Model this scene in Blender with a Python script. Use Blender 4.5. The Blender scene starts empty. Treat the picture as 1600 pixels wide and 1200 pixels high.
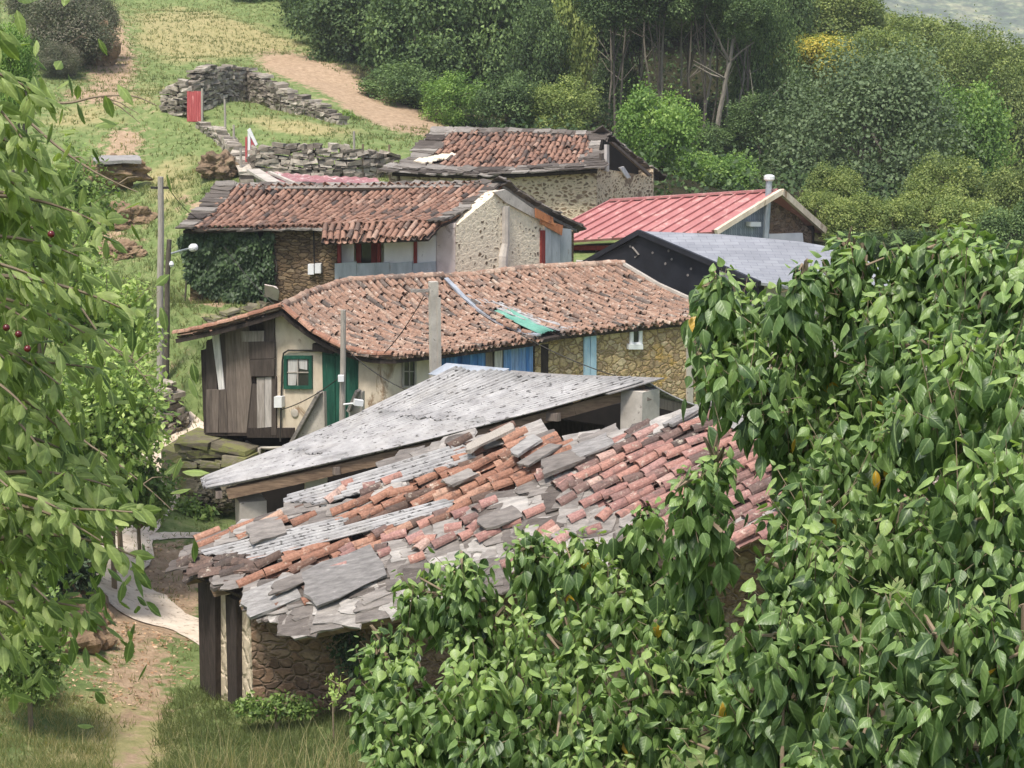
import bpy, math, random
import numpy as np
from mathutils import Vector
R = math.radians
rng = np.random.default_rng(7)
random.seed(7)
sc = bpy.context.scene
col = sc.collection
# ------------------------------------------------------------------ camera
F = 2600.0
PITCH = R(12)
CP, SP = math.cos(PITCH), math.sin(PITCH)
cam = bpy.data.objects.new('camera', bpy.data.cameras.new('camera'))
col.objects.link(cam)
cam.data.sensor_width = 36
cam.data.lens = 36 * F / 1600
cam.data.clip_start = 0.1
cam.data.clip_end = 9000
cam.rotation_euler = (R(90) - PITCH, 0, 0)
sc.camera = cam

def P(px, py, D):
    """the point at horizontal distance D seen at photograph pixel px, py"""
    dx, dy = (px - 800) / F, (600 - py) / F
    t = D / (CP + dy * SP)
    return np.array((dx * t, D, (-SP + dy * CP) * t))
def proj(p):
    p = np.asarray(p, float)
    f = p[..., 1] * CP - p[..., 2] * SP
    u = p[..., 1] * SP + p[..., 2] * CP
    return np.stack((800 + F * p[..., 0] / f, 600 - F * u / f), -1)
def nrm(v):
    v = np.asarray(v, float)
    return v / np.maximum(np.linalg.norm(v, axis=-1, keepdims=True), 1e-9)
def inpoly(pts, poly):
    x, y = pts[..., 0], pts[..., 1]
    r = np.zeros(x.shape, bool)
    n = len(poly)
    for i in range(n):
        x1, y1 = poly[i]; x2, y2 = poly[(i + 1) % n]
        c = ((y1 > y) != (y2 > y)) & (x < (x2 - x1) * (y - y1) / (y2 - y1 + 1e-12) + x1)
        r ^= c
    return r

# ------------------------------------------------------------------ objects
def setp(o, label=None, cat=None, group=None, kind=None):
    if label: o['label'] = label
    if cat: o['category'] = cat
    if group: o['group'] = group
    if kind: o['kind'] = kind
    return o
def thing(name, label, cat, loc, group=None):
    o = bpy.data.objects.new(name, None)
    col.objects.link(o)
    o.location = Vector(loc)
    o.empty_display_size = .2
    return setp(o, label, cat, group)
def wloc(o):
    v = np.zeros(3)
    while o is not None:
        v += np.array(o.location); o = o.parent
    return v

class MB:
    """collects faces in world coordinates and links them as one mesh object"""
    def __init__(s):
        s.v = []; s.f = []; s.t = []; s.n = 0
    def add(s, v, f, tint=.5):
        b = s.n
        s.v.append(np.asarray(v, float).reshape(-1, 3))
        s.n += len(s.v[-1])
        for k, q in enumerate(f):
            s.f.append([b + i for i in q])
            s.t.append(tint)
    def hexa(s, c8, tint=.5):
        s.add(c8, [(0, 3, 2, 1), (4, 5, 6, 7), (0, 1, 5, 4), (1, 2, 6, 5), (2, 3, 7, 6), (3, 0, 4, 7)], tint)
    def box(s, c, size, ax=(1, 0, 0), up=(0, 0, 1), tint=.5, jit=0):
        ax = nrm(ax); up = np.asarray(up, float); up = nrm(up - ax * np.dot(up, ax)); ay = np.cross(up, ax)
        c = np.asarray(c, float); h = np.asarray(size) / 2
        o = [(-1, -1, -1), (1, -1, -1), (1, 1, -1), (-1, 1, -1), (-1, -1, 1), (1, -1, 1), (1, 1, 1), (-1, 1, 1)]
        v = np.array([c + ax * a * h[0] + ay * b * h[1] + up * d * h[2] for a, b, d in o])
        if jit: v += rng.uniform(-jit, jit, v.shape)
        s.hexa(v, tint)
    def beam(s, p, q, w, h, tint=.5, jit=0, up=(0, 0, 1)):
        p = np.asarray(p, float); q = np.asarray(q, float)
        s.box((p + q) / 2, (np.linalg.norm(q - p), w, h), q - p, up, tint, jit)
    def slab(s, pts, thick, tint=.5, away=True):
        """polygon extruded by thick; away: the extrusion goes away from the camera"""
        pts = np.asarray(pts, float)
        n = np.zeros(3)
        for i in range(len(pts)):
            n += np.cross(pts[i] - pts[0], pts[(i + 1) % len(pts)] - pts[0])
        n = nrm(n)
        front = np.dot(n, pts.mean(0)) < 0
        if not front:
            pts = pts[::-1]; n = -n
        k = len(pts)
        back = pts - n * thick
        f = [tuple(range(k)), tuple(range(2 * k - 1, k - 1, -1))]
        f += [(i, k + i, k + (i + 1) % k, (i + 1) % k) for i in range(k)]
        s.add(np.vstack((pts, back)), f, tint)
    def tube(s, path, rad, seg=6, tint=.5):
        path = np.asarray(path, float); m = len(path)
        rad = np.broadcast_to(rad, (m,)) if np.ndim(rad) else np.full(m, rad)
        tan = nrm(np.gradient(path, axis=0))
        ref = np.array((0, 0, 1.)) if abs(tan[0][2]) < .9 else np.array((1., 0, 0))
        a = nrm(np.cross(tan, ref)); b = np.cross(tan, a)
        ang = np.arange(seg) * 2 * math.pi / seg
        v = path[:, None] + rad[:, None, None] * (a[:, None] * np.cos(ang)[None, :, None] + b[:, None] * np.sin(ang)[None, :, None])
        f = []
        for i in range(m - 1):
            for j in range(seg):
                k = (j + 1) % seg
                f.append((i * seg + j, (i + 1) * seg + j, (i + 1) * seg + k, i * seg + k))
        f.append(tuple(range(seg))); f.append(tuple((m - 1) * seg + j for j in range(seg - 1, -1, -1)))
        s.add(v.reshape(-1, 3), f, tint)
    def lathe(s, base, prof, seg=12, tint=.5, axis=(0, 0, 1)):
        ax = nrm(axis); ref = np.array((1., 0, 0)) if abs(ax[0]) < .9 else np.array((0, 1., 0))
        a = nrm(np.cross(ax, ref)); b = np.cross(ax, a)
        ang = np.arange(seg) * 2 * math.pi / seg
        v = []; f = []
        for r, h in prof:
            v += list(np.asarray(base) + ax * h + r * (np.cos(ang)[:, None] * a + np.sin(ang)[:, None] * b))
        for i in range(len(prof) - 1):
            for j in range(seg):
                k = (j + 1) % seg
                f.append((i * seg + j, i * seg + k, (i + 1) * seg + k, (i + 1) * seg + j))
        f.append(tuple(range(seg - 1, -1, -1))); f.append(tuple((len(prof) - 1) * seg + j for j in range(seg)))
        s.add(v, f, tint)
    def arr(s, v, f, tints):
        """bulk: v (N,3), f list of index tuples"""
        b = s.n
        s.v.append(v); s.n += len(v)
        s.f += [[b + i for i in q] for q in f]
        s.t += list(tints)
    def build(s, name, mat, parent=None, loc=None, smooth=False):
        v = np.vstack(s.v)
        base = wloc(parent) if parent is not None else (np.asarray(loc, float) if loc is not None else np.zeros(3))
        me = bpy.data.meshes.new(name)
        me.from_pydata((v - base).tolist(), [], s.f)
        at = me.attributes.new('tint', 'FLOAT', 'FACE')
        at.data.foreach_set('value', np.asarray(s.t, np.float32))
        return link(name, me, mat, parent, base, smooth)
def link(name, me, mat, parent, base, smooth=False):
    if smooth:
        me.polygons.foreach_set('use_smooth', np.ones(len(me.polygons), bool))
    me.materials.append(mat)
    o = bpy.data.objects.new(name, me)
    col.objects.link(o)
    if parent is not None: o.parent = parent
    else: o.location = Vector(base)
    return o
def bulk(name, v, quads, mat, parent=None, loc=None, tint=None, uv=None, smooth=False, nper=4):
    """numpy mesh of faces that all have nper corners"""
    base = wloc(parent) if parent is not None else (np.asarray(loc, float) if loc is not None else np.zeros(3))
    me = bpy.data.meshes.new(name)
    nf = len(quads)
    me.vertices.add(len(v)); me.vertices.foreach_set('co', (v - base).astype(np.float32).ravel())
    me.loops.add(nf * nper); me.loops.foreach_set('vertex_index', quads.astype(np.int32).ravel())
    me.polygons.add(nf)
    me.polygons.foreach_set('loop_start', np.arange(0, nf * nper, nper, dtype=np.int32))
    me.update(calc_edges=True)
    if tint is not None:
        at = me.attributes.new('tint', 'FLOAT', 'FACE')
        at.data.foreach_set('value', tint.astype(np.float32))
    if uv is not None:
        ul = me.uv_layers.new(name='UVMap')
        ul.data.foreach_set('uv', uv[quads.ravel()].astype(np.float32).ravel())
    me.validate()
    return link(name, me, mat, parent, base, smooth)

# ------------------------------------------------------------------ materials
def lin(h):
    """sRGB 0..255 triple -> linear"""
    return tuple(((c / 255 + .055) / 1.055) ** 2.4 if c > 10 else c / 255 / 12.92 for c in h) + (1,)
class NT:
    def __init__(s, name):
        s.m = bpy.data.materials.new(name); s.m.use_nodes = True
        s.t = s.m.node_tree; s.t.nodes.clear()
        s.out = s.N('ShaderNodeOutputMaterial')
    def N(s, typ, **kw):
        n = s.t.nodes.new(typ)
        for k, v in kw.items(): setattr(n, k, v)
        return n
    def L(s, a, b): s.t.links.new(a, b)
    def coord(s, scale=(1, 1, 1), rot=(0, 0, 0), kind='Object'):
        tc = s.N('ShaderNodeTexCoord'); mp = s.N('ShaderNodeMapping')
        mp.inputs['Scale'].default_value = scale; mp.inputs['Rotation'].default_value = rot
        s.L(tc.outputs[kind], mp.inputs['Vector']); return mp.outputs[0]
    def noise(s, vec, scale, detail=6, rough=.6, dist=0):
        n = s.N('ShaderNodeTexNoise'); n.inputs['Scale'].default_value = scale
        n.inputs['Detail'].default_value = detail; n.inputs['Roughness'].default_value = rough
        n.inputs['Distortion'].default_value = dist
        s.L(vec, n.inputs['Vector']); return n.outputs['Fac']
    def voro(s, vec, scale, feature='F1', rand=1):
        n = s.N('ShaderNodeTexVoronoi', feature=feature); n.inputs['Scale'].default_value = scale
        n.inputs['Randomness'].default_value = rand
        s.L(vec, n.inputs['Vector']); return n
    def ramp(s, fac, stops, interp='LINEAR'):
        r = s.N('ShaderNodeValToRGB'); r.color_ramp.interpolation = interp
        e = r.color_ramp.elements
        while len(e) < len(stops): e.new(.5)
        for k, (p, c) in zip(e, stops):
            k.position = p; k.color = c if len(c) == 4 else tuple(c) + (1,)
        s.L(fac, r.inputs[0]); return r.outputs[0]
    def mix(s, fac, a, b, mode='MIX'):
        m = s.N('ShaderNodeMix', data_type='RGBA', blend_type=mode)
        for val, k in ((fac, 0), (a, 6), (b, 7)):
            if isinstance(val, (int, float)): m.inputs[k].default_value = val
            elif isinstance(val, tuple): m.inputs[k].default_value = val if len(val) == 4 else val + (1,)
            else: s.L(val, m.inputs[k])
        return m.outputs[2]
    def math(s, op, a, b=0.0):
        m = s.N('ShaderNodeMath', operation=op)
        for val, k in ((a, 0), (b, 1)):
            if isinstance(val, (int, float)): m.inputs[k].default_value = val
            else: s.L(val, m.inputs[k])
        return m.outputs[0]
    def attr(s, name='tint'):
        a = s.N('ShaderNodeAttribute', attribute_name=name); return a.outputs['Fac']
    def bsdf(s, colr, rough=.85, bump=None, bstr=.4, bdist=.02, spec=.3, metal=0, transl=0, tcol=None):
        b = s.N('ShaderNodeBsdfPrincipled')
        if isinstance(colr, tuple): b.inputs['Base Color'].default_value = colr if len(colr) == 4 else colr + (1,)
        else: s.L(colr, b.inputs['Base Color'])
        if isinstance(rough, (int, float)): b.inputs['Roughness'].default_value = rough
        else: s.L(rough, b.inputs['Roughness'])
        b.inputs['Specular IOR Level'].default_value = spec
        b.inputs['Metallic'].default_value = metal
        if bump is not None:
            bp = s.N('ShaderNodeBump'); bp.inputs['Strength'].default_value = bstr; bp.inputs['Distance'].default_value = bdist
            s.L(bump, bp.inputs['Height']); s.L(bp.outputs[0], b.inputs['Normal'])
        o = b.outputs[0]
        if transl:
            tr = s.N('ShaderNodeBsdfTranslucent')
            c2 = tcol if tcol is not None else colr
            if isinstance(c2, tuple): tr.inputs[0].default_value = c2
            else: s.L(c2, tr.inputs[0])
            mx = s.N('ShaderNodeMixShader'); mx.inputs[0].default_value = transl
            s.L(o, mx.inputs[1]); s.L(tr.outputs[0], mx.inputs[2]); o = mx.outputs[0]
        s.L(o, s.out.inputs[0]); return s.m
MATS = {}
def weathered(name, c1, c2, scale=4, stretch=(1, 1, 1), rough=.85, bump=.3, bdist=.01, spot=None, spotlev=.62, spotscale=9, tint=None, metal=0, spec=.3, detail=8):
    """noise between two colours, optional spots of a third, optional per-face tint ramp (list of stops) multiplied in"""
    n = NT(name); v = n.coord(stretch)
    a = n.noise(v, scale, detail, .65)
    c = n.ramp(a, [(.3, lin(c1)), (.7, lin(c2))])
    if tint:
        t = n.ramp(n.attr(), [(p, lin(q)) for p, q in tint])
        c = n.mix(1, n.mix(.0, c, c), t, 'MULTIPLY') if False else n.mix(.85, t, n.mix(1, t, n.ramp(a, [(.25, (.4, .4, .4)), (.72, (1.35, 1.35, 1.35))]), 'MULTIPLY'))
    if spot:
        sp = n.noise(v, spotscale, 5, .7, .6)
        c = n.mix(n.ramp(sp, [(spotlev - .04, (0, 0, 0)), (spotlev + .04, (1, 1, 1))]), c, lin(spot))
    n.bsdf(c, rough, n.noise(v, scale * 5, 6, .7), bump, bdist, spec, metal)
    MATS[name] = n.m; return n.m
def tile_mat(name, stops, lichen=(206, 196, 178), dark=(70, 62, 58), lich=.66, drk=.6):
    n = NT(name); v = n.coord()
    t = n.ramp(n.attr(), [(p, lin([.74 * c + .16 * sum(q) / 3 for c in q])) for p, q in stops])
    a = n.noise(v, 26, 5, .7)
    c = n.mix(1, t, n.ramp(a, [(.3, (.62, .62, .62)), (.7, (1.25, 1.25, 1.25))]), 'MULTIPLY')
    c = n.mix(n.ramp(n.noise(v, 5.5, 6, .75, .5), [(drk - .05, (0, 0, 0)), (drk + .1, (.75, .75, .75))]), c, lin(dark))
    c = n.mix(n.ramp(n.noise(n.coord((1, 1, 1.3)), 7, 6, .75), [(lich - .03, (0, 0, 0)), (lich + .08, (.7, .7, .7))]), c, lin(lichen))
    n.bsdf(c, .9, n.noise(v, 60, 5, .7), .35, .01, .2)
    MATS[name] = n.m; return n.m
def stone_mat(name, stones, mortar, scale=4, mort=.06, zs=1.7, bump=.9, patch=None, patchlev=.55, moss=None, mosslev=.6):
    n = NT(name); v = n.coord((1, 1, zs))
    w = n.noise(v, 3, 3, .6)
    vv = n.N('ShaderNodeVectorMath', operation='ADD')
    sc_ = n.N('ShaderNodeVectorMath', operation='SCALE')
    nn = n.N('ShaderNodeTexNoise'); nn.inputs['Scale'].default_value = 5; nn.inputs['Detail'].default_value = 3
    n.L(v, nn.inputs['Vector'])
    n.L(nn.outputs['Color'], sc_.inputs[0]); sc_.inputs['Scale'].default_value = .22
    n.L(v, vv.inputs[0]); n.L(sc_.outputs[0], vv.inputs[1])
    v2 = vv.outputs[0]
    vo = n.voro(v2, scale); ve = n.voro(v2, scale, 'DISTANCE_TO_EDGE')
    sep = n.N('ShaderNodeSeparateColor'); n.L(vo.outputs['Color'], sep.inputs[0])
    k = len(stones)
    c = n.ramp(sep.outputs[0], [(i / max(k - 1, 1), lin(q)) for i, q in enumerate(stones)])
    c = n.mix(1, c, n.ramp(n.noise(v, 14, 6, .7), [(.3, (.6, .6, .6)), (.7, (1.25, 1.25, 1.25))]), 'MULTIPLY')
    # mortar width varies over the wall
    wid = n.math('MULTIPLY', n.ramp(n.noise(v, 1.3, 3, .6), [(.3, (.5, .5, .5)), (.7, (1.6, 1.6, 1.6))]), mort)
    e = n.math('DIVIDE', ve.outputs['Distance'], wid)
    m = n.ramp(e, [(.55, (0, 0, 0)), (.95, (1, 1, 1))])
    mc = n.mix(1, lin(mortar), n.ramp(n.noise(v, 9, 6, .7), [(.3, (.72, .72, .72)), (.7, (1.1, 1.1, 1.1))]), 'MULTIPLY')
    c = n.mix(m, mc, c)
    if patch:
        pm = n.ramp(n.noise(v, 1.1, 5, .6), [(patchlev, (0, 0, 0)), (patchlev + .04, (.9, .9, .9))])
        c = n.mix(pm, c, n.mix(1, lin(patch), n.ramp(n.noise(v, 11, 6, .7), [(.3, (.7, .7, .7)), (.7, (1.15, 1.15, 1.15))]), 'MULTIPLY'))
    if moss:
        c = n.mix(n.ramp(n.noise(v, 2.2, 5, .7), [(mosslev, (0, 0, 0)), (mosslev + .12, (.8, .8, .8))]), c, lin(moss))
    h = n.math('ADD', n.math('MULTIPLY', n.math('MINIMUM', ve.outputs['Distance'], .16), 5), n.math('MULTIPLY', n.noise(v, 18, 5, .7), .4))
    n.bsdf(c, .95, h, bump, .05, .15)
    MATS[name] = n.m; return n.m
def leaf_mat(name, stops, rough=.5, spec=.35, transl=.25, vein=None, objvar=.25, tbright=1.6):
    n = NT(name)
    c = n.ramp(n.attr(), [(p, lin(q)) for p, q in stops])
    oi = n.N('ShaderNodeObjectInfo')
    c = n.mix(1, c, n.ramp(oi.outputs['Random'], [(0, (1 - objvar,) * 3), (1, (1 + objvar, 1 + objvar * .9, 1 + objvar * .6))]), 'MULTIPLY')
    bump = None
    if vein:
        tc = n.N('ShaderNodeTexCoord'); sx = n.N('ShaderNodeSeparateXYZ'); n.L(tc.outputs['UV'], sx.inputs[0])
        ax = n.math('ABSOLUTE', n.math('SUBTRACT', sx.outputs[0], .5))
        mid = n.math('LESS_THAN', ax, .028)
        ph = n.math('SUBTRACT', n.math('MULTIPLY', sx.outputs[1], 34), n.math('MULTIPLY', ax, 26))
        side = n.math('POWER', n.math('MAXIMUM', n.math('SINE', ph), 0), 14)
        vm = n.math('MINIMUM', n.math('ADD', n.math('MULTIPLY', mid, .6), n.math('MULTIPLY', side, .13)), 1)
        c = n.mix(vm, c, lin(vein))
        c = n.mix(1, c, n.ramp(n.noise(n.coord(), 25, 3, .6), [(.3, (.75, .75, .75)), (.7, (1.2, 1.2, 1.2))]), 'MULTIPLY')
        bump = n.math('MULTIPLY', n.math('SINE', ph), 1)
    tcl = n.mix(1, c, (tbright, tbright * 1.05, tbright * .5), 'MULTIPLY')
    n.bsdf(c, rough, bump, .15, .002, spec, 0, transl, tcl)
    MATS[name] = n.m; return n.m
# ------------------------------------------------------------------ the materials of this place
TT = [(0, (66, 62, 60)), (.12, (110, 92, 84)), (.3, (158, 106, 86)), (.55, (182, 112, 86)), (.8, (196, 132, 104)), (1, (206, 160, 132))]
m_tile_mid = tile_mat('weathered_tile_pinkish', [(0, (96, 88, 82)), (.2, (144, 122, 108)), (.45, (174, 132, 107)), (.7, (190, 147, 121)), (1, (206, 178, 152))], lich=.58, drk=.55, dark=(98, 88, 80), lichen=(208, 198, 182))
m_tile_far = tile_mat('terracotta_tile', [(0, (92, 82, 76)), (.12, (130, 104, 90)), (.4, (168, 122, 99)), (.75, (186, 138, 112)), (1, (200, 162, 138))], lich=.63, drk=.58, dark=(92, 82, 76))
m_tile_red = tile_mat('red_tile', [(0, (98, 82, 76)), (.2, (138, 108, 98)), (.45, (172, 122, 112)), (.7, (196, 138, 118)), (.85, (188, 136, 126)), (1, (214, 178, 158))], lich=.6, drk=.57, dark=(92, 82, 78))
m_tile_orange = tile_mat('orange_tile', [(0, (112, 90, 78)), (.3, (164, 112, 88)), (.7, (188, 132, 104)), (1, (208, 164, 136))], lich=.61, drk=.58)
m_slate = weathered('grey_slate', (84, 82, 80), (168, 165, 160), 3.6, (.9, 4.5, 4), .85, .9, .03, (190, 186, 178), .68, 3.4, tint=[(0, (114, 110, 106)), (.5, (154, 150, 146)), (1, (188, 184, 178))])
m_slate_dark = weathered('dark_slate', (72, 68, 64), (148, 144, 138), 3.4, (.9, 3.5, 3), .92, .9, .03, (170, 162, 148), .68, 3.4, tint=[(0, (98, 90, 84)), (.5, (144, 137, 130)), (1, (186, 180, 172))])
m_slate_old = weathered('old_dark_slate', (66, 62, 58), (128, 122, 116), 3.4, (.9, 3.5, 3), .92, .9, .03, (150, 142, 130), .68, 3.4, tint=[(0, (74, 66, 60)), (.5, (112, 104, 96)), (1, (156, 149, 140))])
def asbestos():
    n = NT('fibre_cement'); v = n.coord()
    c = n.ramp(n.noise(v, 3, 8, .7), [(.3, lin((132, 130, 129))), (.7, lin((182, 180, 178)))])
    sp = n.noise(n.coord((1.3, 2.8, 2.8)), 5.2, 4, .62, .3)
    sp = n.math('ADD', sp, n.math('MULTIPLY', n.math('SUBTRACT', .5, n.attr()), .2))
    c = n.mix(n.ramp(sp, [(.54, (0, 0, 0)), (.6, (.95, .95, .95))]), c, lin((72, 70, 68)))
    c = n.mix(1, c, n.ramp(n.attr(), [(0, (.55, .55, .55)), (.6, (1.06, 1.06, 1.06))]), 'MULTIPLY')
    c = n.mix(n.ramp(n.noise(v, 1.2, 4, .6), [(.5, (0, 0, 0)), (.75, (.5, .5, .5))]), c, lin((168, 164, 158)))
    n.bsdf(c, .92, n.noise(v, 40, 5, .7), .3, .01, .15); return n.m
m_asb = asbestos()
m_wood = weathered('weathered_timber', (54, 44, 38), (166, 146, 128), 5, (4, 4, .4), .9, .6, .01, tint=[(0, (64, 57, 52)), (.35, (106, 95, 87)), (.6, (138, 125, 114)), (.85, (176, 167, 159)), (1, (224, 219, 214))])
m_beam = weathered('brown_beam', (92, 74, 60), (156, 132, 108), 4, (.8, 6, 6), .9, .5, .01)
m_wood_dark = weathered('dark_timber', (40, 34, 30), (74, 64, 58), 5, (5, 5, .8), .95, .6, .01)
m_grey_wood = weathered('grey_pole_wood', (138, 130, 120), (182, 174, 162), 5, (8, 8, .6), .9, .5, .01, (96, 88, 80), .66, 5)
m_concrete = weathered('concrete', (158, 150, 139), (200, 192, 180), 3, (1, 1, 1), .9, .4, .01, (104, 96, 88), .66, 6)
m_cream = weathered('cream_render', (188, 172, 148), (228, 214, 192), 2.6, (1, 1, .5), .93, .5, .02, (150, 128, 104), .6, 2.2)
m_white = weathered('white_render', (216, 212, 208), (236, 232, 228), 2, (1, 1, .6), .9, .2, .008, (160, 150, 144), .7, 2.6)
m_pink = weathered('pink_render', (186, 170, 162), (216, 204, 198), 2.5, (1, 1, .8), .92, .3, .01, (140, 124, 112), .6, 2.6)
m_metal = weathered('galvanised_sheet', (148, 154, 160), (196, 200, 205), 1.6, (2, 2, .5), .5, .2, .008, (132, 116, 102), .66, 3, metal=.35, spec=.5)
m_green_paint = weathered('green_paint', (18, 60, 48), (42, 96, 78), 4, (3, 3, .5), .6, .3, .008, (104, 118, 100), .67, 5)
m_blue_plank = weathered('blue_planks', (58, 108, 172), (104, 146, 194), 4, (5, 5, .5), .75, .3, .008, (150, 158, 168), .68, 5, tint=[(0, (58, 102, 170)), (.6, (96, 146, 206)), (1, (164, 182, 212))])
m_blue_pale = weathered('pale_blue_paint', (140, 176, 196), (182, 206, 216), 3, (3, 3, .6), .8, .3, .008, (206, 204, 196), .6, 5)
m_red_paint = weathered('red_paint', (112, 40, 36), (142, 58, 52), 4, (3, 3, .6), .7, .2, .006)
m_redgate = weathered('faded_red_gate', (160, 70, 72), (188, 96, 96), 4, (3, 3, .4), .75, .2, .006, (222, 150, 148), .62, 4)
m_red_metal = weathered('red_metal_roof', (164, 106, 103), (182, 127, 123), 1.1, (1, 1, 1), .5, .08, .006, (196, 150, 142), .58, 2.2, spec=.4)
m_pink_roof = weathered('faded_red_sheet', (134, 90, 92), (168, 122, 122), 1.6, (1, 1, 1), .7, .2, .006, (206, 188, 182), .6, 2)
m_rust = weathered('rusty_sheet', (150, 92, 62), (206, 140, 92), 3, (1, 1, 1), .85, .3, .008, (112, 74, 60), .6, 5)
m_black = weathered('black_membrane', (30, 31, 35), (46, 48, 54), 1.6, (1, 1, 1), .62, .25, .02, (92, 94, 100), .74, 6)
m_glass = weathered('window_glass', (34, 36, 36), (66, 66, 62), 3, (1, 1, 1), .12, .02, .002, spec=.6)
m_curtain = weathered('pale_curtain', (168, 164, 158), (204, 202, 196), 4, (6, 6, .6), .9, .3, .01)
m_dark = weathered('interior_shade', (22, 19, 17), (38, 33, 29), 3, (1, 1, 1), .95, .2, .01)  # near-black for unlit insides, shade put into the colour
m_greensheet = weathered('green_plastic_sheet', (88, 142, 124), (124, 172, 154), 2, (1, 1, 1), .5, .1, .005)
m_whitep = weathered('white_plastic', (214, 214, 212), (234, 234, 232), 3, (1, 1, 1), .45, .05, .003)
m_mortar = weathered('lime_mortar', (206, 192, 168), (228, 216, 194), 4, (1, 1, 1), .95, .5, .02)
m_cable = weathered('cable', (42, 40, 38), (62, 58, 54), 3, (1, 1, 1), .7)
m_st_gable = stone_mat('mortared_rubble', [(104, 90, 72), (126, 108, 86), (98, 86, 74), (140, 122, 98)], (238, 224, 196), 5.6, .44, 1.25, .3, (232, 216, 186), .6)
m_st_brown = stone_mat('brown_rubble', [(122, 102, 78), (150, 128, 98), (104, 88, 72), (166, 146, 116)], (88, 74, 58), 4.2, .06, 2.6, 1.0)
m_st_yellow = stone_mat('ochre_rubble', [(176, 150, 110), (200, 176, 132), (152, 132, 104), (212, 192, 154)], (150, 128, 96), 4.6, .07, 1.3, .9, (192, 160, 98), .6)
m_st_house4 = stone_mat('pale_rubble', [(128, 108, 86), (150, 128, 102), (110, 96, 82)], (220, 202, 172), 4.6, .26, 1.7, .5, (136, 116, 96), .58)
m_st_barn = stone_mat('barn_rubble', [(112, 90, 72), (140, 114, 92), (94, 78, 66), (150, 128, 106)], (146, 124, 104), 4.2, .10, 1.4, 1.1, (158, 136, 116), .6)
m_st_plaster = stone_mat('plastered_rubble', [(108, 96, 80), (128, 112, 92)], (208, 192, 166), 3.2, .45, .8, .8, (212, 196, 170), .46)
m_st_moss = stone_mat('mossy_rubble', [(108, 100, 84), (136, 126, 104), (96, 90, 78)], (60, 54, 46), 2.4, .05, 2.4, 1.0, None, .6, (110, 112, 72), .55)
m_drystone = weathered('dry_stone', (120, 112, 104), (180, 172, 160), 5, (1, 1, 1), .95, .5, .03, (186, 180, 170), .64, 6, tint=[(0, (104, 96, 86)), (.5, (152, 142, 128)), (1, (190, 180, 164))])
m_rock = weathered('brown_rock', (96, 80, 62), (150, 128, 104), 1.8, (1, 1, 1), .95, .9, .06, (120, 118, 84), .62, 3)
m_earthrock = weathered('earth_bank', (112, 92, 70), (166, 140, 112), 2.6, (1, 1, 1), .97, .9, .08, (104, 96, 66), .62, 3)
m_bark = weathered('bark', (70, 64, 56), (112, 104, 92), 5, (3, 3, .8), .95, .6, .02)
m_bark_pale = weathered('pale_bark', (104, 98, 86), (146, 138, 124), 4, (3, 3, .8), .9, .4, .01)
m_mossrock = weathered('mossy_stone', (104, 96, 80), (150, 140, 116), 3, (1, 1, 2), .95, .8, .04, (124, 124, 78), .5, 2.2, tint=[(0, (92, 86, 72)), (.5, (130, 122, 102)), (1, (156, 148, 126))])
m_twig = weathered('twig', (112, 98, 80), (146, 130, 108), 6, (1, 1, 1), .9, .3, .005)
m_stem_green = weathered('green_stem', (96, 112, 62), (134, 140, 86), 6, (1, 1, 1), .7, .2, .004)
def slate_roof():
    n = NT('slate_roofing'); v = n.coord(rot=(0, 0, R(-4)))
    b = n.N('ShaderNodeTexBrick'); n.L(v, b.inputs['Vector'])
    b.inputs['Scale'].default_value = 1.5; b.inputs['Mortar Size'].default_value = .012
    b.inputs['Color1'].default_value = lin((138, 139, 143)); b.inputs['Color2'].default_value = lin((152, 153, 156)); b.inputs['Mortar'].default_value = lin((112, 113, 117))
    b.inputs['Row Height'].default_value = .3; b.inputs['Brick Width'].default_value = .62
    c = n.mix(1, b.outputs[0], n.ramp(n.noise(v, 1.4, 4, .6), [(.3, (.85, .85, .85)), (.7, (1.1, 1.1, 1.1))]), 'MULTIPLY')
    n.bsdf(c, .42, b.outputs[1], .3, .01, .5); return n.m
m_slate_roof = slate_roof()
def shingle_wall():
    n = NT('grey_wall_shingles'); v = n.coord((1, 1, 1), (R(90), 0, R(45)))
    b = n.N('ShaderNodeTexBrick'); n.L(n.coord((1, 1, 1), (R(0), R(35), R(0))), b.inputs['Vector'])
    b.inputs['Scale'].default_value = 4
    b.inputs['Color1'].default_value = lin((134, 140, 150)); b.inputs['Color2'].default_value = lin((164, 170, 180)); b.inputs['Mortar'].default_value = lin((110, 114, 122))
    n.bsdf(b.outputs[0], .6, b.outputs[1], .3, .01); return n.m
m_shingle = shingle_wall()
# foliage
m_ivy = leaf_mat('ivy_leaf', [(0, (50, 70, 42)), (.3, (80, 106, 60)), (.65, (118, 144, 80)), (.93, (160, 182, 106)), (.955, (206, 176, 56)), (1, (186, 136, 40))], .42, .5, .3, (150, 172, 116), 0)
m_cherry = leaf_mat('cherry_leaf', [(0, (80, 100, 54)), (.5, (124, 142, 80)), (1, (170, 182, 116))], .5, .3, .36, (164, 182, 110), 0)
m_shrub = leaf_mat('shrub_leaf', [(0, (84, 108, 54)), (.5, (130, 154, 82)), (1, (182, 198, 122))], .5, .3, .3, None, .12)
m_fol_dark = leaf_mat('foliage_deep_green', [(0, (46, 64, 40)), (.5, (78, 100, 60)), (1, (122, 144, 90))], .6, .25, .22)
m_fol_grey = leaf_mat('foliage_grey_green', [(0, (76, 92, 64)), (.5, (94, 112, 78)), (1, (118, 134, 98))], .6, .25, .22, None, .1)
m_fol_bright = leaf_mat('foliage_bright_green', [(0, (74, 102, 48)), (.5, (108, 140, 68)), (1, (152, 178, 96))], .55, .3, .3, None, .12)
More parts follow.
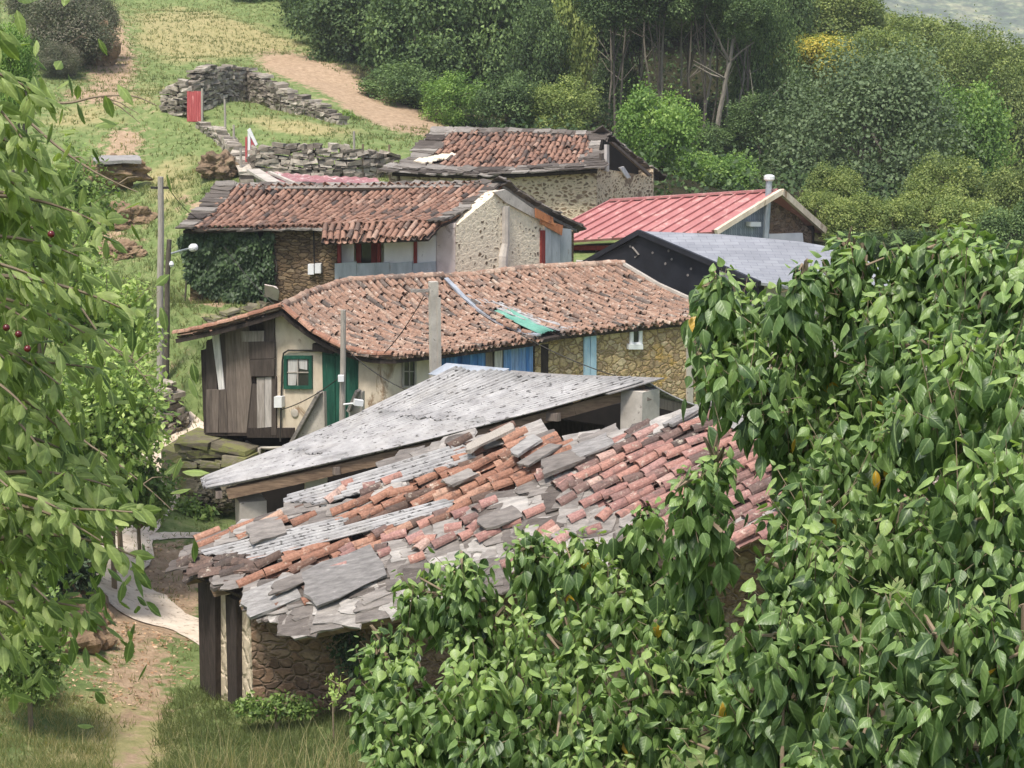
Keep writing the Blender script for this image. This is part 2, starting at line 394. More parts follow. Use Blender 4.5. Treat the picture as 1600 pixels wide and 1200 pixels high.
m_fol_olive = leaf_mat('foliage_olive', [(0, (82, 100, 54)), (.5, (116, 132, 74)), (1, (156, 166, 98))], .6, .25, .25, None, .15)
m_fol_yellow = leaf_mat('foliage_yellow_catkins', [(0, (104, 126, 56)), (.4, (150, 158, 74)), (.75, (206, 190, 90)), (1, (228, 208, 110))], .6, .25, .25, None, .05)
m_fol_heath = leaf_mat('heath_foliage', [(0, (74, 80, 62)), (.5, (102, 110, 84)), (.8, (124, 120, 104)), (1, (150, 140, 124))], .8, .15, .1, None, .12)
m_ivywall = leaf_mat('wall_ivy_leaf', [(0, (40, 56, 34)), (.5, (62, 82, 50)), (1, (92, 112, 70))], .5, .35, .15, None, 0)
m_grass = leaf_mat('grass_blades', [(0, (96, 108, 68)), (.45, (126, 134, 88)), (.7, (160, 152, 110)), (1, (196, 180, 142))], .7, .2, .5, None, 0, 1.25)
# ------------------------------------------------------------------ the lie of the land
GP = [P(*q) for q in [
    (318, 1085, 26.6), (540, 1112, 24.9), (395, 1118, 25), (150, 1195, 22), (300, 1195, 22), (230, 970, 30), (160, 900, 33), (280, 712, 42), (250, 800, 37), (340, 800, 38.6),
    (300, 600, 48), (290, 520, 50), (250, 450, 53), (350, 472, 47.6), (310, 462, 46.9), (400, 484, 46.7), (284, 420, 47.9), (270, 400, 49), (200, 300, 63), (330, 272, 59), (300, 192, 72), (270, 165, 74), (450, 178, 73), (500, 230, 66),
    (620, 240, 64), (180, 130, 86), (60, 200, 72), (300, 30, 110), (200, 0, 122), (100, 60, 100), (450, 60, 108), (640, 200, 80), (540, 110, 93), (560, 190, 76),
    (900, 345, 58), (1200, 392, 53), (1120, 262, 75), (800, 190, 88), (1000, 150, 100), (1300, 300, 82), (1550, 300, 92), (1600, 130, 170), (1400, 120, 150)]]
GP += [np.array(q, float) for q in [
    (0, 0, -1.7), (-3, 4, -2.9), (3, 5, -3.8), (0, 10, -6.3), (-6, 10, -5.8), (6, 10, -6.4), (0, 16, -9), (-10, 20, -8.6), (10, 20, -9.8), (10, 35, -10.3), (0, 30, -10.9),
    (20, 30, -9.8), (22, 45, -9), (-30, 30, -6), (-40, 60, -2), (-11.5, 34, -9.2), (-10.2, 28, -9.6), (-15, 42, -8.8), (-20, 50, -7), (-45, 100, 4), (0, 43, -9.9), (-2, 40, -10.6), (5, 47, -8.2), (-4, 50, -7.3), (4, 38, -10.6),
    (-5, 130, 6), (10, 120, 4), (-40, 130, 9), (25, 130, 0), (45, 130, -6), (60, 70, -10), (60, 30, -10), (-45, 0, 0), (40, 0, -6), (40, 180, -4), (0, 180, 14), (-40, 180, 16), (75, 130, -12), (75, 180, -14)]]
GP = np.array(GP)
def _rbf():
    xy = GP[:, :2]; n = len(xy)
    d = np.linalg.norm(xy[:, None] - xy[None], axis=-1)
    K = d * d * np.log(d + 1e-9)
    K += np.eye(n) * 2.0
    A = np.zeros((n + 3, n + 3)); A[:n, :n] = K; A[:n, n] = 1; A[:n, n + 1:] = xy; A[n, :n] = 1; A[n + 1:, :n] = xy.T
    return np.linalg.solve(A, np.concatenate((GP[:, 2], np.zeros(3))))
_W = _rbf()
def _sm(a, b, x):
    t = np.clip((x - a) / (b - a), 0, 1); return t * t * (3 - 2 * t)
def gz(x, y):
    x = np.asarray(x, float); y = np.asarray(y, float)
    xc = np.clip(x, -60, 80); yc = np.clip(y, -8, 185)
    n = len(GP); z = _W[n] + _W[n + 1] * xc + _W[n + 2] * yc
    for k in range(n):
        d2 = (xc - GP[k, 0]) ** 2 + (yc - GP[k, 1]) ** 2
        z = z + _W[k] * d2 * .5 * np.log(d2 + 1e-9)
    z = z + .06 * np.sin(x * 2.1 + np.sin(y * 1.3)) * np.sin(y * 1.9) + .12 * np.sin(x * .7 + 2) * np.cos(y * .8)
    out = np.hypot(x - xc, y - yc)
    return z - (z + 30 + 0 * x) * _sm(20, 500, out)
def gpt(px, py, D0=None):
    """the ground point seen at a pixel (marching along the ray)"""
    Ds = np.linspace(12, 180, 1700)
    pts = np.array([P(px, py, D) for D in Ds])
    below = pts[:, 2] < gz(pts[:, 0], pts[:, 1])
    i = np.argmax(below) if below.any() else len(Ds) - 1
    q = pts[i].copy(); q[2] = gz(q[0], q[1]); return q
def axis(lo, hi, step, far, grow=1.35):
    a = list(np.arange(lo, hi + 1e-6, step)); s = step
    while a[-1] < far: s *= grow; a.append(a[-1] + s)
    s = step
    while a[0] > -far: s *= grow; a.insert(0, a[0] - s)
    return np.array(a)
gx = axis(-42, 42, .45, 5000); gy = axis(-6, 125, .45, 5000)
X, Y = np.meshgrid(gx, gy)
Z = gz(X, Y)
gv = np.stack((X, Y, Z), -1).reshape(-1, 3)
nx, ny = len(gx), len(gy)
ii = (np.arange(ny - 1)[:, None] * nx + np.arange(nx - 1)[None]).ravel()
gq = np.stack((ii, ii + 1, ii + nx + 1, ii + nx), -1)
gpx = proj(gv); front = gv[:, 1] > 3
def blob(px, py, rx, ry, amt=1.0, rot=0):
    dx, dy = gpx[:, 0] - px, gpx[:, 1] - py
    c, s = math.cos(R(rot)), math.sin(R(rot))
    a, b = (dx * c + dy * s) / rx, (-dx * s + dy * c) / ry
    return amt * np.exp(-(a * a + b * b)) * front
earth = sum(blob(*q) for q in [(570, 148, 115, 24, 1.7, 25), (460, 108, 60, 16, 1.1, 15), (620, 185, 60, 14, 1.2, 15), (180, 110, 40, 30, .5), (190, 240, 30, 40, .7), (180, 380, 40, 30, .8), (230, 930, 90, 60, .6), (210, 1050, 70, 40, .7), (235, 1110, 40, 40, .6), (205, 1180, 34, 50, .6), (60, 1120, 60, 60, .3),
    (270, 880, 70, 40, .8), (200, 970, 120, 40, .8), (390, 440, 90, 20, .5), (160, 85, 40, 50, .5), (180, 70, 30, 60, .5), (205, 215, 40, 20, .4), (380, 420, 60, 20, .5), (420, 150, 40, 8, .5), (300, 320, 40, 20, .5), (330, 470, 40, 14, .8), (400, 455, 40, 10, .8), (280, 560, 30, 20, .3), (250, 160, 60, 16, .3), (140, 150, 60, 14, .7)])
dry = sum(blob(*q) for q in [(330, 50, 120, 24, 1.3, 10), (300, 75, 90, 25, .8), (470, 200, 80, 12, 1.1, 8), (240, 150, 80, 40, .4), (280, 270, 60, 40, .5), (250, 330, 50, 50, .4), (220, 1150, 50, 80, .8), (120, 1195, 90, 40, .6), (150, 1100, 80, 40, .3), (120, 190, 80, 30, .5)])
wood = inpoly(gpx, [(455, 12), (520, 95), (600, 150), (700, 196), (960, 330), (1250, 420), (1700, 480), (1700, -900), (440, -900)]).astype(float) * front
def ground_mat():
    n = NT('hillside_ground'); v = n.coord()
    a = n.noise(v, .35, 6, .65); b = n.noise(v, 2.6, 7, .7)
    g = n.ramp(b, [(.3, lin((96, 114, 66))), (.5, lin((122, 138, 84))), (.68, lin((148, 154, 104)))])
    d = n.ramp(b, [(.3, lin((140, 140, 92))), (.65, lin((182, 168, 122)))])
    e = n.ramp(n.noise(v, 4, 8, .75), [(.3, lin((146, 124, 98))), (.55, lin((184, 158, 130))), (.75, lin((206, 184, 156)))])
    dm = n.math('ADD', n.attr('dry'), n.math('MULTIPLY', n.math('SUBTRACT', a, .5), 1.5))
    c = n.mix(n.ramp(dm, [(.25, (0, 0, 0)), (.6, (1, 1, 1))]), g, d)
    em = n.math('ADD', n.attr('earth'), n.math('MULTIPLY', n.math('SUBTRACT', b, .5), 2.2))
    c = n.mix(n.ramp(em, [(.35, (0, 0, 0)), (.6, (1, 1, 1))]), c, e)
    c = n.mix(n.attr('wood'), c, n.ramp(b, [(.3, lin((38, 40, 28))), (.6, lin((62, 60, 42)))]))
    n.bsdf(c, .97, n.noise(v, 7, 8, .75), .8, .12, .1); return n.m
m_ground = ground_mat()
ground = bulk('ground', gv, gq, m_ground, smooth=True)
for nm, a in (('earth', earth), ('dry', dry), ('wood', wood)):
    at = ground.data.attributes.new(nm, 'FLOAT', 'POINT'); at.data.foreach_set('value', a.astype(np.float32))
setp(ground, kind='structure')
m_path = weathered('pale_dusty_path', (196, 178, 156), (228, 214, 196), 2.2, (1, 1, 1), .95, .5, .02, (150, 132, 110), .6, 5)
def strip(name, pts, widths, mat, lift=.03):
    """a path draped on the ground through ground points"""
    pts = np.array(pts); k = 60
    t = np.linspace(0, len(pts) - 1, k); i = np.minimum(t.astype(int), len(pts) - 2); f = (t - i)[:, None]
    c = pts[i] * (1 - f) + pts[i + 1] * f
    for _ in range(6): c[1:-1] = (c[:-2] + c[1:-1] * 2 + c[2:]) / 4
    w = np.interp(t, range(len(pts)), widths)
    tg = nrm(np.gradient(c[:, :2], axis=0)); sd = np.stack((tg[:, 1], -tg[:, 0]), -1)
    m = 9; v = []
    for j in range(m):
        o = (j / (m - 1) - .5) * w * (1 + .12 * np.sin(t * 5 + j) + (rng.normal(0, .05, k) if j in (0, m - 1) else 0))
        q = c[:, :2] + sd * o[:, None]
        v.append(np.column_stack((q, gz(q[:, 0], q[:, 1]) + lift)))
    v = np.stack(v, 1).reshape(-1, 3)
    ii = (np.arange(k - 1)[:, None] * m + np.arange(m - 1)[None]).ravel()
    return setp(bulk(name, v, np.stack((ii, ii + 1, ii + m + 1, ii + m), -1), mat, smooth=True), kind='structure')
strip('path', [gpt(420, 1040), gpt(320, 985), gpt(225, 955), gpt(175, 905), gpt(190, 850), gpt(225, 790), gpt(255, 740), gpt(283, 705), gpt(325, 670)], [1.1, 1.3, 1.6, 1.3, 1.2, 1.3, 1.5, 1.5, 1.2], m_path)
strip('track', [gpt(60, 835), gpt(170, 838), gpt(270, 838), gpt(360, 838)], [.35, .45, .5, .4], m_path, .02)
# far wooded mountainside
def mountain():
    xs = np.linspace(-900, 3000, 160); ts = np.linspace(0, 1, 60)
    Xm, Tm = np.meshgrid(xs, ts)
    Ym = 1300 + 900 * Tm + 120 * np.sin(Xm * .004)
    Zm = -34 + 330 * Tm ** 1.1 * (1 + .25 * np.sin(Xm * .0031 + 1) + .12 * np.sin(Xm * .011)) + 14 * np.sin(Xm * .02 + Tm * 9) * Tm
    v = np.stack((Xm, Ym, Zm), -1).reshape(-1, 3)
    ii = (np.arange(59)[:, None] * 160 + np.arange(159)[None]).ravel()
    n = NT('far_forest'); co = n.coord()
    c = n.ramp(n.noise(co, .03, 8, .75), [(.35, lin((40, 60, 36))), (.5, lin((92, 112, 70))), (.62, lin((180, 180, 130)))])
    vo = n.voro(co, .12)
    c = n.mix(1, c, n.ramp(vo.outputs['Distance'], [(0, (1.2, 1.2, 1.2)), (.8, (.5, .5, .5))]), 'MULTIPLY')
    n.bsdf(c, .95, vo.outputs['Distance'], .8, 3)
    setp(bulk('hills', v, np.stack((ii, ii + 1, ii + 161, ii + 160), -1), n.m, smooth=True), kind='structure')
mountain()
# ------------------------------------------------------------------ leaves and plants
def leaf_template(prof, fold=.25, droop=.35):
    """prof: list of (t, halfwidth); returns local verts (across, along, up), quads, uv. Two quads per step, folded on the midrib."""
    v = []; uv = []
    for t, w in prof:
        z = -droop * t * t
        for sgn in (-1, 0, 1):
            v.append((sgn * w, t, z - (fold * w if sgn else 0) + (fold * .0)))
            uv.append((.5 + sgn * w, t))
    q = []
    for i in range(len(prof) - 1):
        a = i * 3
        q += [(a, a + 1, a + 4, a + 3), (a + 1, a + 2, a + 5, a + 4)]
    return np.array(v, float), np.array(q), np.array(uv, float)
T_IVY_B = leaf_template([(0, .02), (.09, .26), (.26, .38), (.5, .33), (.76, .17), (.9, .06), (1, .005)], .3, .2)
T_IVY_C = leaf_template([(0, .02), (.1, .2), (.3, .3), (.55, .27), (.8, .14), (1, .005)], .9, .95)
T_IVY = leaf_template([(0, .02), (.09, .24), (.26, .37), (.5, .32), (.76, .16), (.9, .06), (1, .005)], .6, .55)
T_CHERRY = leaf_template([(0, .015), (.15, .13), (.4, .22), (.68, .19), (.88, .08), (1, .005)], .5, .34)
T_SMALL = leaf_template([(0, .03), (.45, .33), (1, .02)], .3, .25)
T_FAR = (np.array([(-.5, .1, 0), (.5, .0, .1), (.42, .9, -.1), (-.38, 1, 0)], float), np.array([(0, 1, 2, 3)]), np.array([(0, 0), (1, 0), (1, 1), (0, 1)], float))
T_BLADE = (np.array([(-.5, 0, 0), (.5, 0, 0), (.32, .55, .08), (-.32, .55, .08), (.05, 1, .3), (-.05, 1, .3)], float), np.array([(0, 1, 2, 3), (3, 2, 4, 5)]), np.array([(0, 0), (1, 0), (1, .5), (0, .5), (1, 1), (0, 1)], float))
def place_leaves(tp, pos, ax, up, L, W, tint):
    """instances of a leaf template baked into arrays"""
    tv, tq, tuv = tp
    n = len(pos)
    ax = nrm(ax); s = nrm(np.cross(ax, up)); u = np.cross(s, ax)
    v = pos[:, None] + s[:, None] * (tv[None, :, 0, None] * W[:, None, None]) + ax[:, None] * (tv[None, :, 1, None] * L[:, None, None]) + u[:, None] * (tv[None, :, 2, None] * L[:, None, None])
    q = tq[None] + (np.arange(n) * len(tv))[:, None, None]
    return v.reshape(-1, 3), q.reshape(-1, 4), np.tile(tuv, (n, 1)), np.repeat(tint, len(tq))
class Leaves:
    def __init__(s): s.a = []; s.n = 0
    def add(s, tp, pos, ax, up, L, W, tint):
        v, q, uv, t = place_leaves(tp, np.asarray(pos), np.asarray(ax), np.asarray(up), np.asarray(L), np.asarray(W), np.asarray(tint))
        s.a.append((v, q + s.n, uv, t)); s.n += len(v)
    def build(s, name, mat, parent=None, loc=None, smooth=True):
        return bulk(name, *[np.concatenate([x[i] for x in s.a]) for i in (0, 1)], mat, parent, loc, np.concatenate([x[3] for x in s.a]), np.concatenate([x[2] for x in s.a]), smooth)
def rdir(n, r=rng):
    return nrm(r.normal(size=(n, 3)))
def crown_mesh(name, seed, n=6500, blobs=26, leaf=.075, conical=0, shell=.62, ragged=.3, rag2=.6):
    """unit crown (radius about 1) of many small leaf clumps round uneven boughs"""
    r = np.random.default_rng(seed)
    c = rdir(blobs, r) * (r.uniform(.25, 1, (blobs, 1)) ** .5) * shell
    c[:, 2] *= 1.0
    rad = r.uniform(.15, .33, blobs) * (1.15 - .45 * np.linalg.norm(c, axis=1))
    if conical:
        k = 1 - conical * (c[:, 2] + .7) / 1.6
        c[:, :2] *= k[:, None]; rad *= np.clip(k, .35, 1.1)
    wts = rad ** 2 / (rad ** 2).sum()
    b = r.choice(blobs, n, p=wts)
    d = rdir(n, r); d[:, 2] += .25; d = nrm(d)
    lump = 1 + ragged * np.sin(d[:, 0] * 9 + b) * np.sin(d[:, 1] * 8 + b * 2) * np.sin(d[:, 2] * 7 + b * 3)
    rr = rad[b] * lump * np.where(r.random(n) < .78, r.normal(1, .09, n), r.uniform(.5, 1.35, n))
    p = c[b] + d * rr[:, None]
    # a second scale: little tufts
    out_ = r.random(n) < .06; p[out_] *= 1.0 + r.uniform(.05, .3, out_.sum())[:, None]
    tuft = rdir(n, r) * leaf * rag2
    p += tuft
    ax = nrm(d * .7 + rdir(n, r) * .9 + np.array((0, 0, -.25)))
    up = nrm(d + rdir(n, r) * .28 + np.array((0, 0, .45)))
    L = leaf * r.uniform(.6, 1.35, n)
    clump = (np.sin(b * 12.9) * .5 + .5) * .45
    tint = np.clip(r.normal(.32, .2, n) + clump, 0, 1)
    v, q, uv, t = place_leaves(T_FAR, p, ax, up, L, L * r.uniform(.5, .9, n), tint)
    me = bulk(name, v, q, m_fol_dark, tint=t)
    data = me.data; bpy.data.objects.remove(me); return data
CROWNS = [crown_mesh('crown_mesh', 11 + i, n=20000, blobs=75, leaf=.043, shell=.84) for i in range(4)]
CROWN_TALL = [crown_mesh('tall_crown_mesh', 31 + i, n=12000, blobs=50, leaf=.056, conical=.4, shell=.8) for i in range(2)]
CROWN_LOOSE = [crown_mesh('loose_crown_mesh', 51 + i, n=14000, blobs=60, leaf=.048, shell=.95, ragged=.5, rag2=1.4) for i in range(2)]
CROWN_FINE = [crown_mesh('fine_crown_mesh', 71 + i, n=42000, blobs=130, leaf=.028, shell=.84) for i in range(2)]
def tree(name, label, cat, px, py, D, rw, rh, mat, crowns=CROWNS, base_py=None, group=None, bark=None, tr=.14, rz=None, depth=None, trunk=True):
    """a tree whose crown is seen centred at px, py with half sizes rw, rh in photograph pixels, standing on the ground below it"""
    rw, rh = rw * 1.12, rh * 1.12
    c = P(px, py, D); s = D / F
    base = np.array((c[0] + rng.normal(0, .15), c[1], gz(c[0], c[1])))
    if base_py is not None:
        b = P(px, base_py, D); base[2] = min(b[2], base[2] + 2) if b[2] > base[2] else base[2]
    base[2] = min(base[2], c[2] - rh * s * .3)
    t = thing(name, label, cat, base, group)
    cr = bpy.data.objects.new('crown' if cat == 'tree' else 'foliage', crowns[int(rng.integers(len(crowns)))])
    col.objects.link(cr); cr.parent = t
    cr.location = Vector(c - base); cr.scale = (rw * s, (depth or rw) * s, rh * s)
    cr.rotation_euler = (0, 0, rz if rz is not None else rng.uniform(0, 6.28))
    if rz is None and abs(rw - (depth or rw)) < 1: pass
    cr.material_slots[0].link = 'OBJECT'; cr.material_slots[0].material = mat
    if trunk:
        mb = MB(); top = c + np.array((0, 0, rh * s * .35)); h = top - base
        mid = base + h * .5 + rng.normal(0, .12, 3) * np.linalg.norm(h) * .15
        k = np.linspace(0, 1, 7)[:, None]
        path = (1 - k) ** 2 * base + 2 * k * (1 - k) * mid + k * k * top
        path[0, 2] -= .3
        mb.tube(path, np.linspace(tr, tr * .3, 7), 7)
        for j in range(6):
            a = rng.uniform(0, 6.28); st = path[2 + j % 4]
            e = c + np.array((math.cos(a) * rw, math.sin(a) * rw, rng.uniform(-.3, .6) * rh)) * s * .7
            m = (st + e) / 2 + np.array((0, 0, .1 * rh * s))
            mb.tube([st, m, e], [tr * .45, tr * .3, tr * .1], 5)
        mb.build('trunk', bark or m_bark, t)
    return t

# ---------------- ivy sprays in the foreground
def spray(Lv, st, tip, axis, nleaf, size, r, light=0.0, old=True):
    """one shoot: leaves set spirally round its end on stalks, older ones hanging"""
    axis = nrm(axis)
    ref = np.array((0, 0, 1.)) if abs(axis[2]) < .9 else np.array((1., 0, 0))
    a = nrm(np.cross(axis, ref)); b = np.cross(axis, a)
    k = np.arange(nleaf); ph = k * 2.4 + r.uniform(0, 6.28)
    rad = a * np.cos(ph)[:, None] + b * np.sin(ph)[:, None]
    age = (k + .5) / nleaf
    pos = tip - axis * (k * size * .26)[:, None]
    outw = nrm(rad + axis * (1.1 - 1.5 * age)[:, None])
    stalk = size * (.2 + .75 * age) * r.uniform(.7, 1.3, nleaf)
    pos2 = pos + outw * stalk[:, None] + np.array((0, 0, -.12)) * (stalk * age)[:, None]
    ax = nrm(outw + np.array((0, 0, -1.)) * (.4 + 2.0 * age)[:, None] + r.normal(0, .38, (nleaf, 3)))
    up = nrm(outw * .7 + np.array((0, 0, .7)) + r.normal(0, .35, (nleaf, 3)))
    L = size * (.55 + .6 * np.minimum(age * 1.6, 1)) * r.uniform(.5, 1.3, nleaf)
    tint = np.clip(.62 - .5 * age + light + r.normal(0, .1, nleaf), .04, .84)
    yel = r.random(nleaf) < .008 * (age > .55)
    tint = np.where(yel, .98, tint)
    W_ = L * r.uniform(.75, 1.1, nleaf)
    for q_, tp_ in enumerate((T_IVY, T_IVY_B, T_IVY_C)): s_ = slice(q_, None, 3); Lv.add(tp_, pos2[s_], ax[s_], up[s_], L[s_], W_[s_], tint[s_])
    st.append((tip, tip - axis * nleaf * size * .26, size * .018))
def ivy_bush(name, label, cat, blobs, size, dens, loc, seed, light=.0, filler=.35, stems=()):
    r = np.random.default_rng(seed)
    Lv = Leaves(); st = []; wood = MB(); sts = MB()
    root = thing(name, label, cat, loc)
    C = [(P(px, py, D + r.uniform(-.35, .35)), rp * D / F) for px, py, D, rp in blobs]
    for i, (c, rd) in enumerate(C):
        n = int(dens * 1.9 * rd * rd / (size * size)) + 7; rd = rd * 1.08
        d = rdir(n * 3, r)
        view = nrm(-c)
        keep = (d @ view > -.45) & (d[:, 2] > -.5)
        d = d[keep][:n]
        for dd in d:
            tip = c + dd * rd * r.uniform(.78, 1.1) * np.array((1, 1, .92))
            # leave the inside of neighbouring masses empty
            if any(np.linalg.norm(tip - c2) < r2 * .62 for j, (c2, r2) in enumerate(C) if j != i): continue
            axis = dd * .8 + np.array((0, 0, .75)) + r.normal(0, .25, 3)
            spray(Lv, st, tip, axis, int(r.integers(9, 18)), size * r.uniform(.85, 1.15), r, light * (0.35 + 1.2 * max(dd[2], 0)) + .12 * dd[2] - .02)  # sprays facing up get a lighter leaf tint, painting in the top light
        m = int(n * filler * 6)
        dd = rdir(m, r); p = c + dd * rd * r.uniform(.35, .85, (m, 1))
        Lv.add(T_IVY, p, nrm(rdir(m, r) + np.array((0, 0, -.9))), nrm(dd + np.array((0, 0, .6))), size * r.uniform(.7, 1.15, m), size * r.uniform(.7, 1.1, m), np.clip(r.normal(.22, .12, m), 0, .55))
        # boughs from the root to the mass
        s0 = np.asarray(loc) + r.normal(0, .12, 3); e = c + nrm(s0 - c) * rd * .45
        if i % 2 == 0 and rd > .14:
            k = np.linspace(0, 1, 10)[:, None]; mid = (s0 + e) / 2 + r.normal(0, .22, 3)
            wood.tube((1 - k) ** 2 * s0 + 2 * k * (1 - k) * mid + k * k * e, np.linspace(.015, .005, 10), 6)
        for _ in range(4):
            q = c + rdir(1, r)[0] * rd * .5
            wood.tube([c, (c + q) / 2 + r.normal(0, .04, 3), q], [.009, .007, .004], 5)
    for a, b, w in st:
        wood.tube([a, b], [w, w * 1.3], 4)
    for path, rad in stems:
        wood.tube([P(*q) for q in path], rad, 6)
    Lv.build('foliage', m_ivy, root)
    if sts.n: sts.build('young_stem', m_stem_green, root)
    wood.build('branch', m_twig, root)
    return root
# ------------------------------------------------------------------ roofs and walls
class Plane:
    """a plane through points; at() gives its point seen at a photograph pixel, off metres in front"""
    def __init__(s, a, b, c=None):
        a, b = np.asarray(a, float), np.asarray(b, float)
        s.p = a
        s.n = nrm(np.cross(b - a, (np.asarray(c, float) - a) if c is not None else np.array((0, 0, 1.))))
        if np.dot(s.n, a) > 0: s.n = -s.n
    def at(s, px, py, off=0.0):
        d = P(px, py, 10.0)
        t = np.dot(s.p + s.n * off, s.n) / np.dot(d, s.n)
        return d * t
    def poly(s, pts, off=0.0): return np.array([s.at(x, y, off) for x, y in pts])
    def slab(s, mb, pts, thick=.04, off=0.0, tint=.5): mb.slab(s.poly(pts, off), thick, tint)
    def rect(s, mb, x0, y0, x1, y1, thick=.04, off=0.0, tint=.5): s.slab(mb, [(x0, y0), (x1, y0), (x1, y1), (x0, y1)], thick, off, tint)
class Patch:
    """ruled surface from a top line (ridge) to a bottom line (eave), bowed by sag"""
    def __init__(s, top, bot, sag=0.0, mid=None):
        s.T, s.B = np.array(top, float), np.array(bot, float); s.sag = sag
        s.k = []
        for L in (s.T, s.B):
            d = np.r_[0, np.cumsum(np.linalg.norm(np.diff(L, axis=0), axis=1))]; s.k.append(d / d[-1])
        s.w = max(np.linalg.norm(np.diff(s.T, axis=0), axis=1).sum(), np.linalg.norm(np.diff(s.B, axis=0), axis=1).sum())
        s.len = np.linalg.norm(s.S(.5, 0) - s.S(.5, 1))
    def line(s, i, u):
        L = (s.T, s.B)[i]
        uc = np.clip(u, 0, 1)
        q = np.stack([np.interp(uc, s.k[i], L[:, j]) for j in range(3)], -1)
        return q + (L[-1] - L[0]) * (np.asarray(u) - uc)[..., None]
    def S(s, u, v):
        u = np.asarray(u, float); v = np.asarray(v, float)
        q = s.line(0, u) * (1 - v)[..., None] + s.line(1, u) * v[..., None]
        q[..., 2] -= s.sag * 4 * v * (1 - v)
        return q
    def frame(s, u, v):
        a = nrm(s.S(u + .004, v) - s.S(u - .004, v)); d = nrm(s.S(u, v + .004) - s.S(u, v - .004))
        n = nrm(np.cross(a, d)); n = np.where(n[..., 2:] < 0, -n, n)
        d = nrm(d - a * (a * d).sum(-1, keepdims=True) * 0)
        return a, d, n
    def uv(s, px, py):
        """the (u, v) of the roof seen at a pixel"""
        U, V = np.meshgrid(np.linspace(-.1, 1.1, 61), np.linspace(-.1, 1.1, 61))
        q = proj(s.S(U, V)); e = (q[..., 0] - px) ** 2 + (q[..., 1] - py) ** 2
        i = np.unravel_index(np.argmin(e), e.shape); u, v = U[i], V[i]
        for _ in range(6):
            p0 = proj(s.S(u, v)); J = np.column_stack(((proj(s.S(u + 1e-3, v)) - p0) / 1e-3, (proj(s.S(u, v + 1e-3)) - p0) / 1e-3))
            du = np.linalg.lstsq(J, np.array((px, py)) - p0, rcond=None)[0]; u += np.clip(du[0], -.1, .1); v += np.clip(du[1], -.1, .1)
        return u, v
    def deck(s, mb, drop=.05, thick=.06, nu=14, nv=8, tint=.5, u0=0, u1=1, v0=0, v1=1):
        U, V = np.meshgrid(np.linspace(0, 1, nu), np.linspace(v0, v1, nv)); u0 = u0(V) if callable(u0) else u0; U = u0 + (u1 - u0) * U; a, d, n = s.frame(U, V)
        t = s.S(U, V) - n * drop; b = t - n * thick
        v = np.concatenate((t.reshape(-1, 3), b.reshape(-1, 3))); N = nu * nv; f = []
        for j in range(nv - 1):
            for i in range(nu - 1):
                q = [j * nu + i, j * nu + i + 1, (j + 1) * nu + i + 1, (j + 1) * nu + i]
                f.append(q); f.append([N + k for k in q[::-1]])
        for i in range(nu - 1):
            f.append([i, i + 1, N + i + 1, N + i]); k = (nv - 1) * nu; f.append([k + i + 1, k + i, N + k + i, N + k + i + 1])
        for j in range(nv - 1):
            f.append([(j + 1) * nu, j * nu, N + j * nu, N + (j + 1) * nu]); k = nu - 1; f.append([j * nu + k, (j + 1) * nu + k, N + (j + 1) * nu + k, N + j * nu + k])
        mb.add(v, f, tint)
def tile_tpl(w, h, L, seg=6, thick=.018):
    """a barrel tile along +d, narrower at its upper end"""
    v = []; f = []
    ts = [0, .5, 1]
    for t in ts:
        ww = w * (.82 + .18 * t)
        for k in range(seg + 1):
            a = math.pi * k / seg
            v.append((-math.cos(a) * ww / 2, (t - .5) * L, math.sin(a) * h))
    m = seg + 1
    for i in range(2):
        for k in range(seg):
            f.append((i * m + k, i * m + k + 1, (i + 1) * m + k + 1, (i + 1) * m + k))
    b = len(v)
    for k in range(m):
        a = math.pi * k / seg
        v.append((-math.cos(a) * (w / 2 - thick), .5 * L, math.sin(a) * (h - thick)))
    for k in range(seg): f.append((2 * m + k, 2 * m + k + 1, b + k + 1, b + k))
    for k in range(m):
        a = math.pi * k / seg
        v.append((-math.cos(a) * (w / 2 - thick) * .95, .1 * L, math.sin(a) * (h - thick)))
    for k in range(seg): f.append((b + k, b + k + 1, b + m + k + 1, b + m + k))
    return np.array(v), f
def put_tiles(mb, tpl, c, a, d, n, tint, yaw=0, tilt=0):
    tv, tf = tpl
    N = len(c)
    yaw = np.broadcast_to(yaw, (N,)); tilt = np.broadcast_to(tilt, (N,))
    a = nrm(a - d * (a * d).sum(1, keepdims=True))
    a2 = a * np.cos(yaw)[:, None] + d * np.sin(yaw)[:, None]
    d2 = nrm(d - a2 * (d * a2).sum(1, keepdims=True)); d2 = d2 * np.cos(tilt)[:, None] + n * np.sin(tilt)[:, None]
    n2 = np.cross(a2, d2); n2 = np.where((n2 * n).sum(1, keepdims=True) < 0, -n2, n2)
    v = c[:, None] + a2[:, None] * tv[None, :, 0, None] + d2[:, None] * tv[None, :, 1, None] + n2[:, None] * tv[None, :, 2, None]
    f = [tuple(i + k * len(tv) for i in q) for k in range(N) for q in tf]
    mb.arr(v.reshape(-1, 3), f, np.repeat(tint, len(tf)))
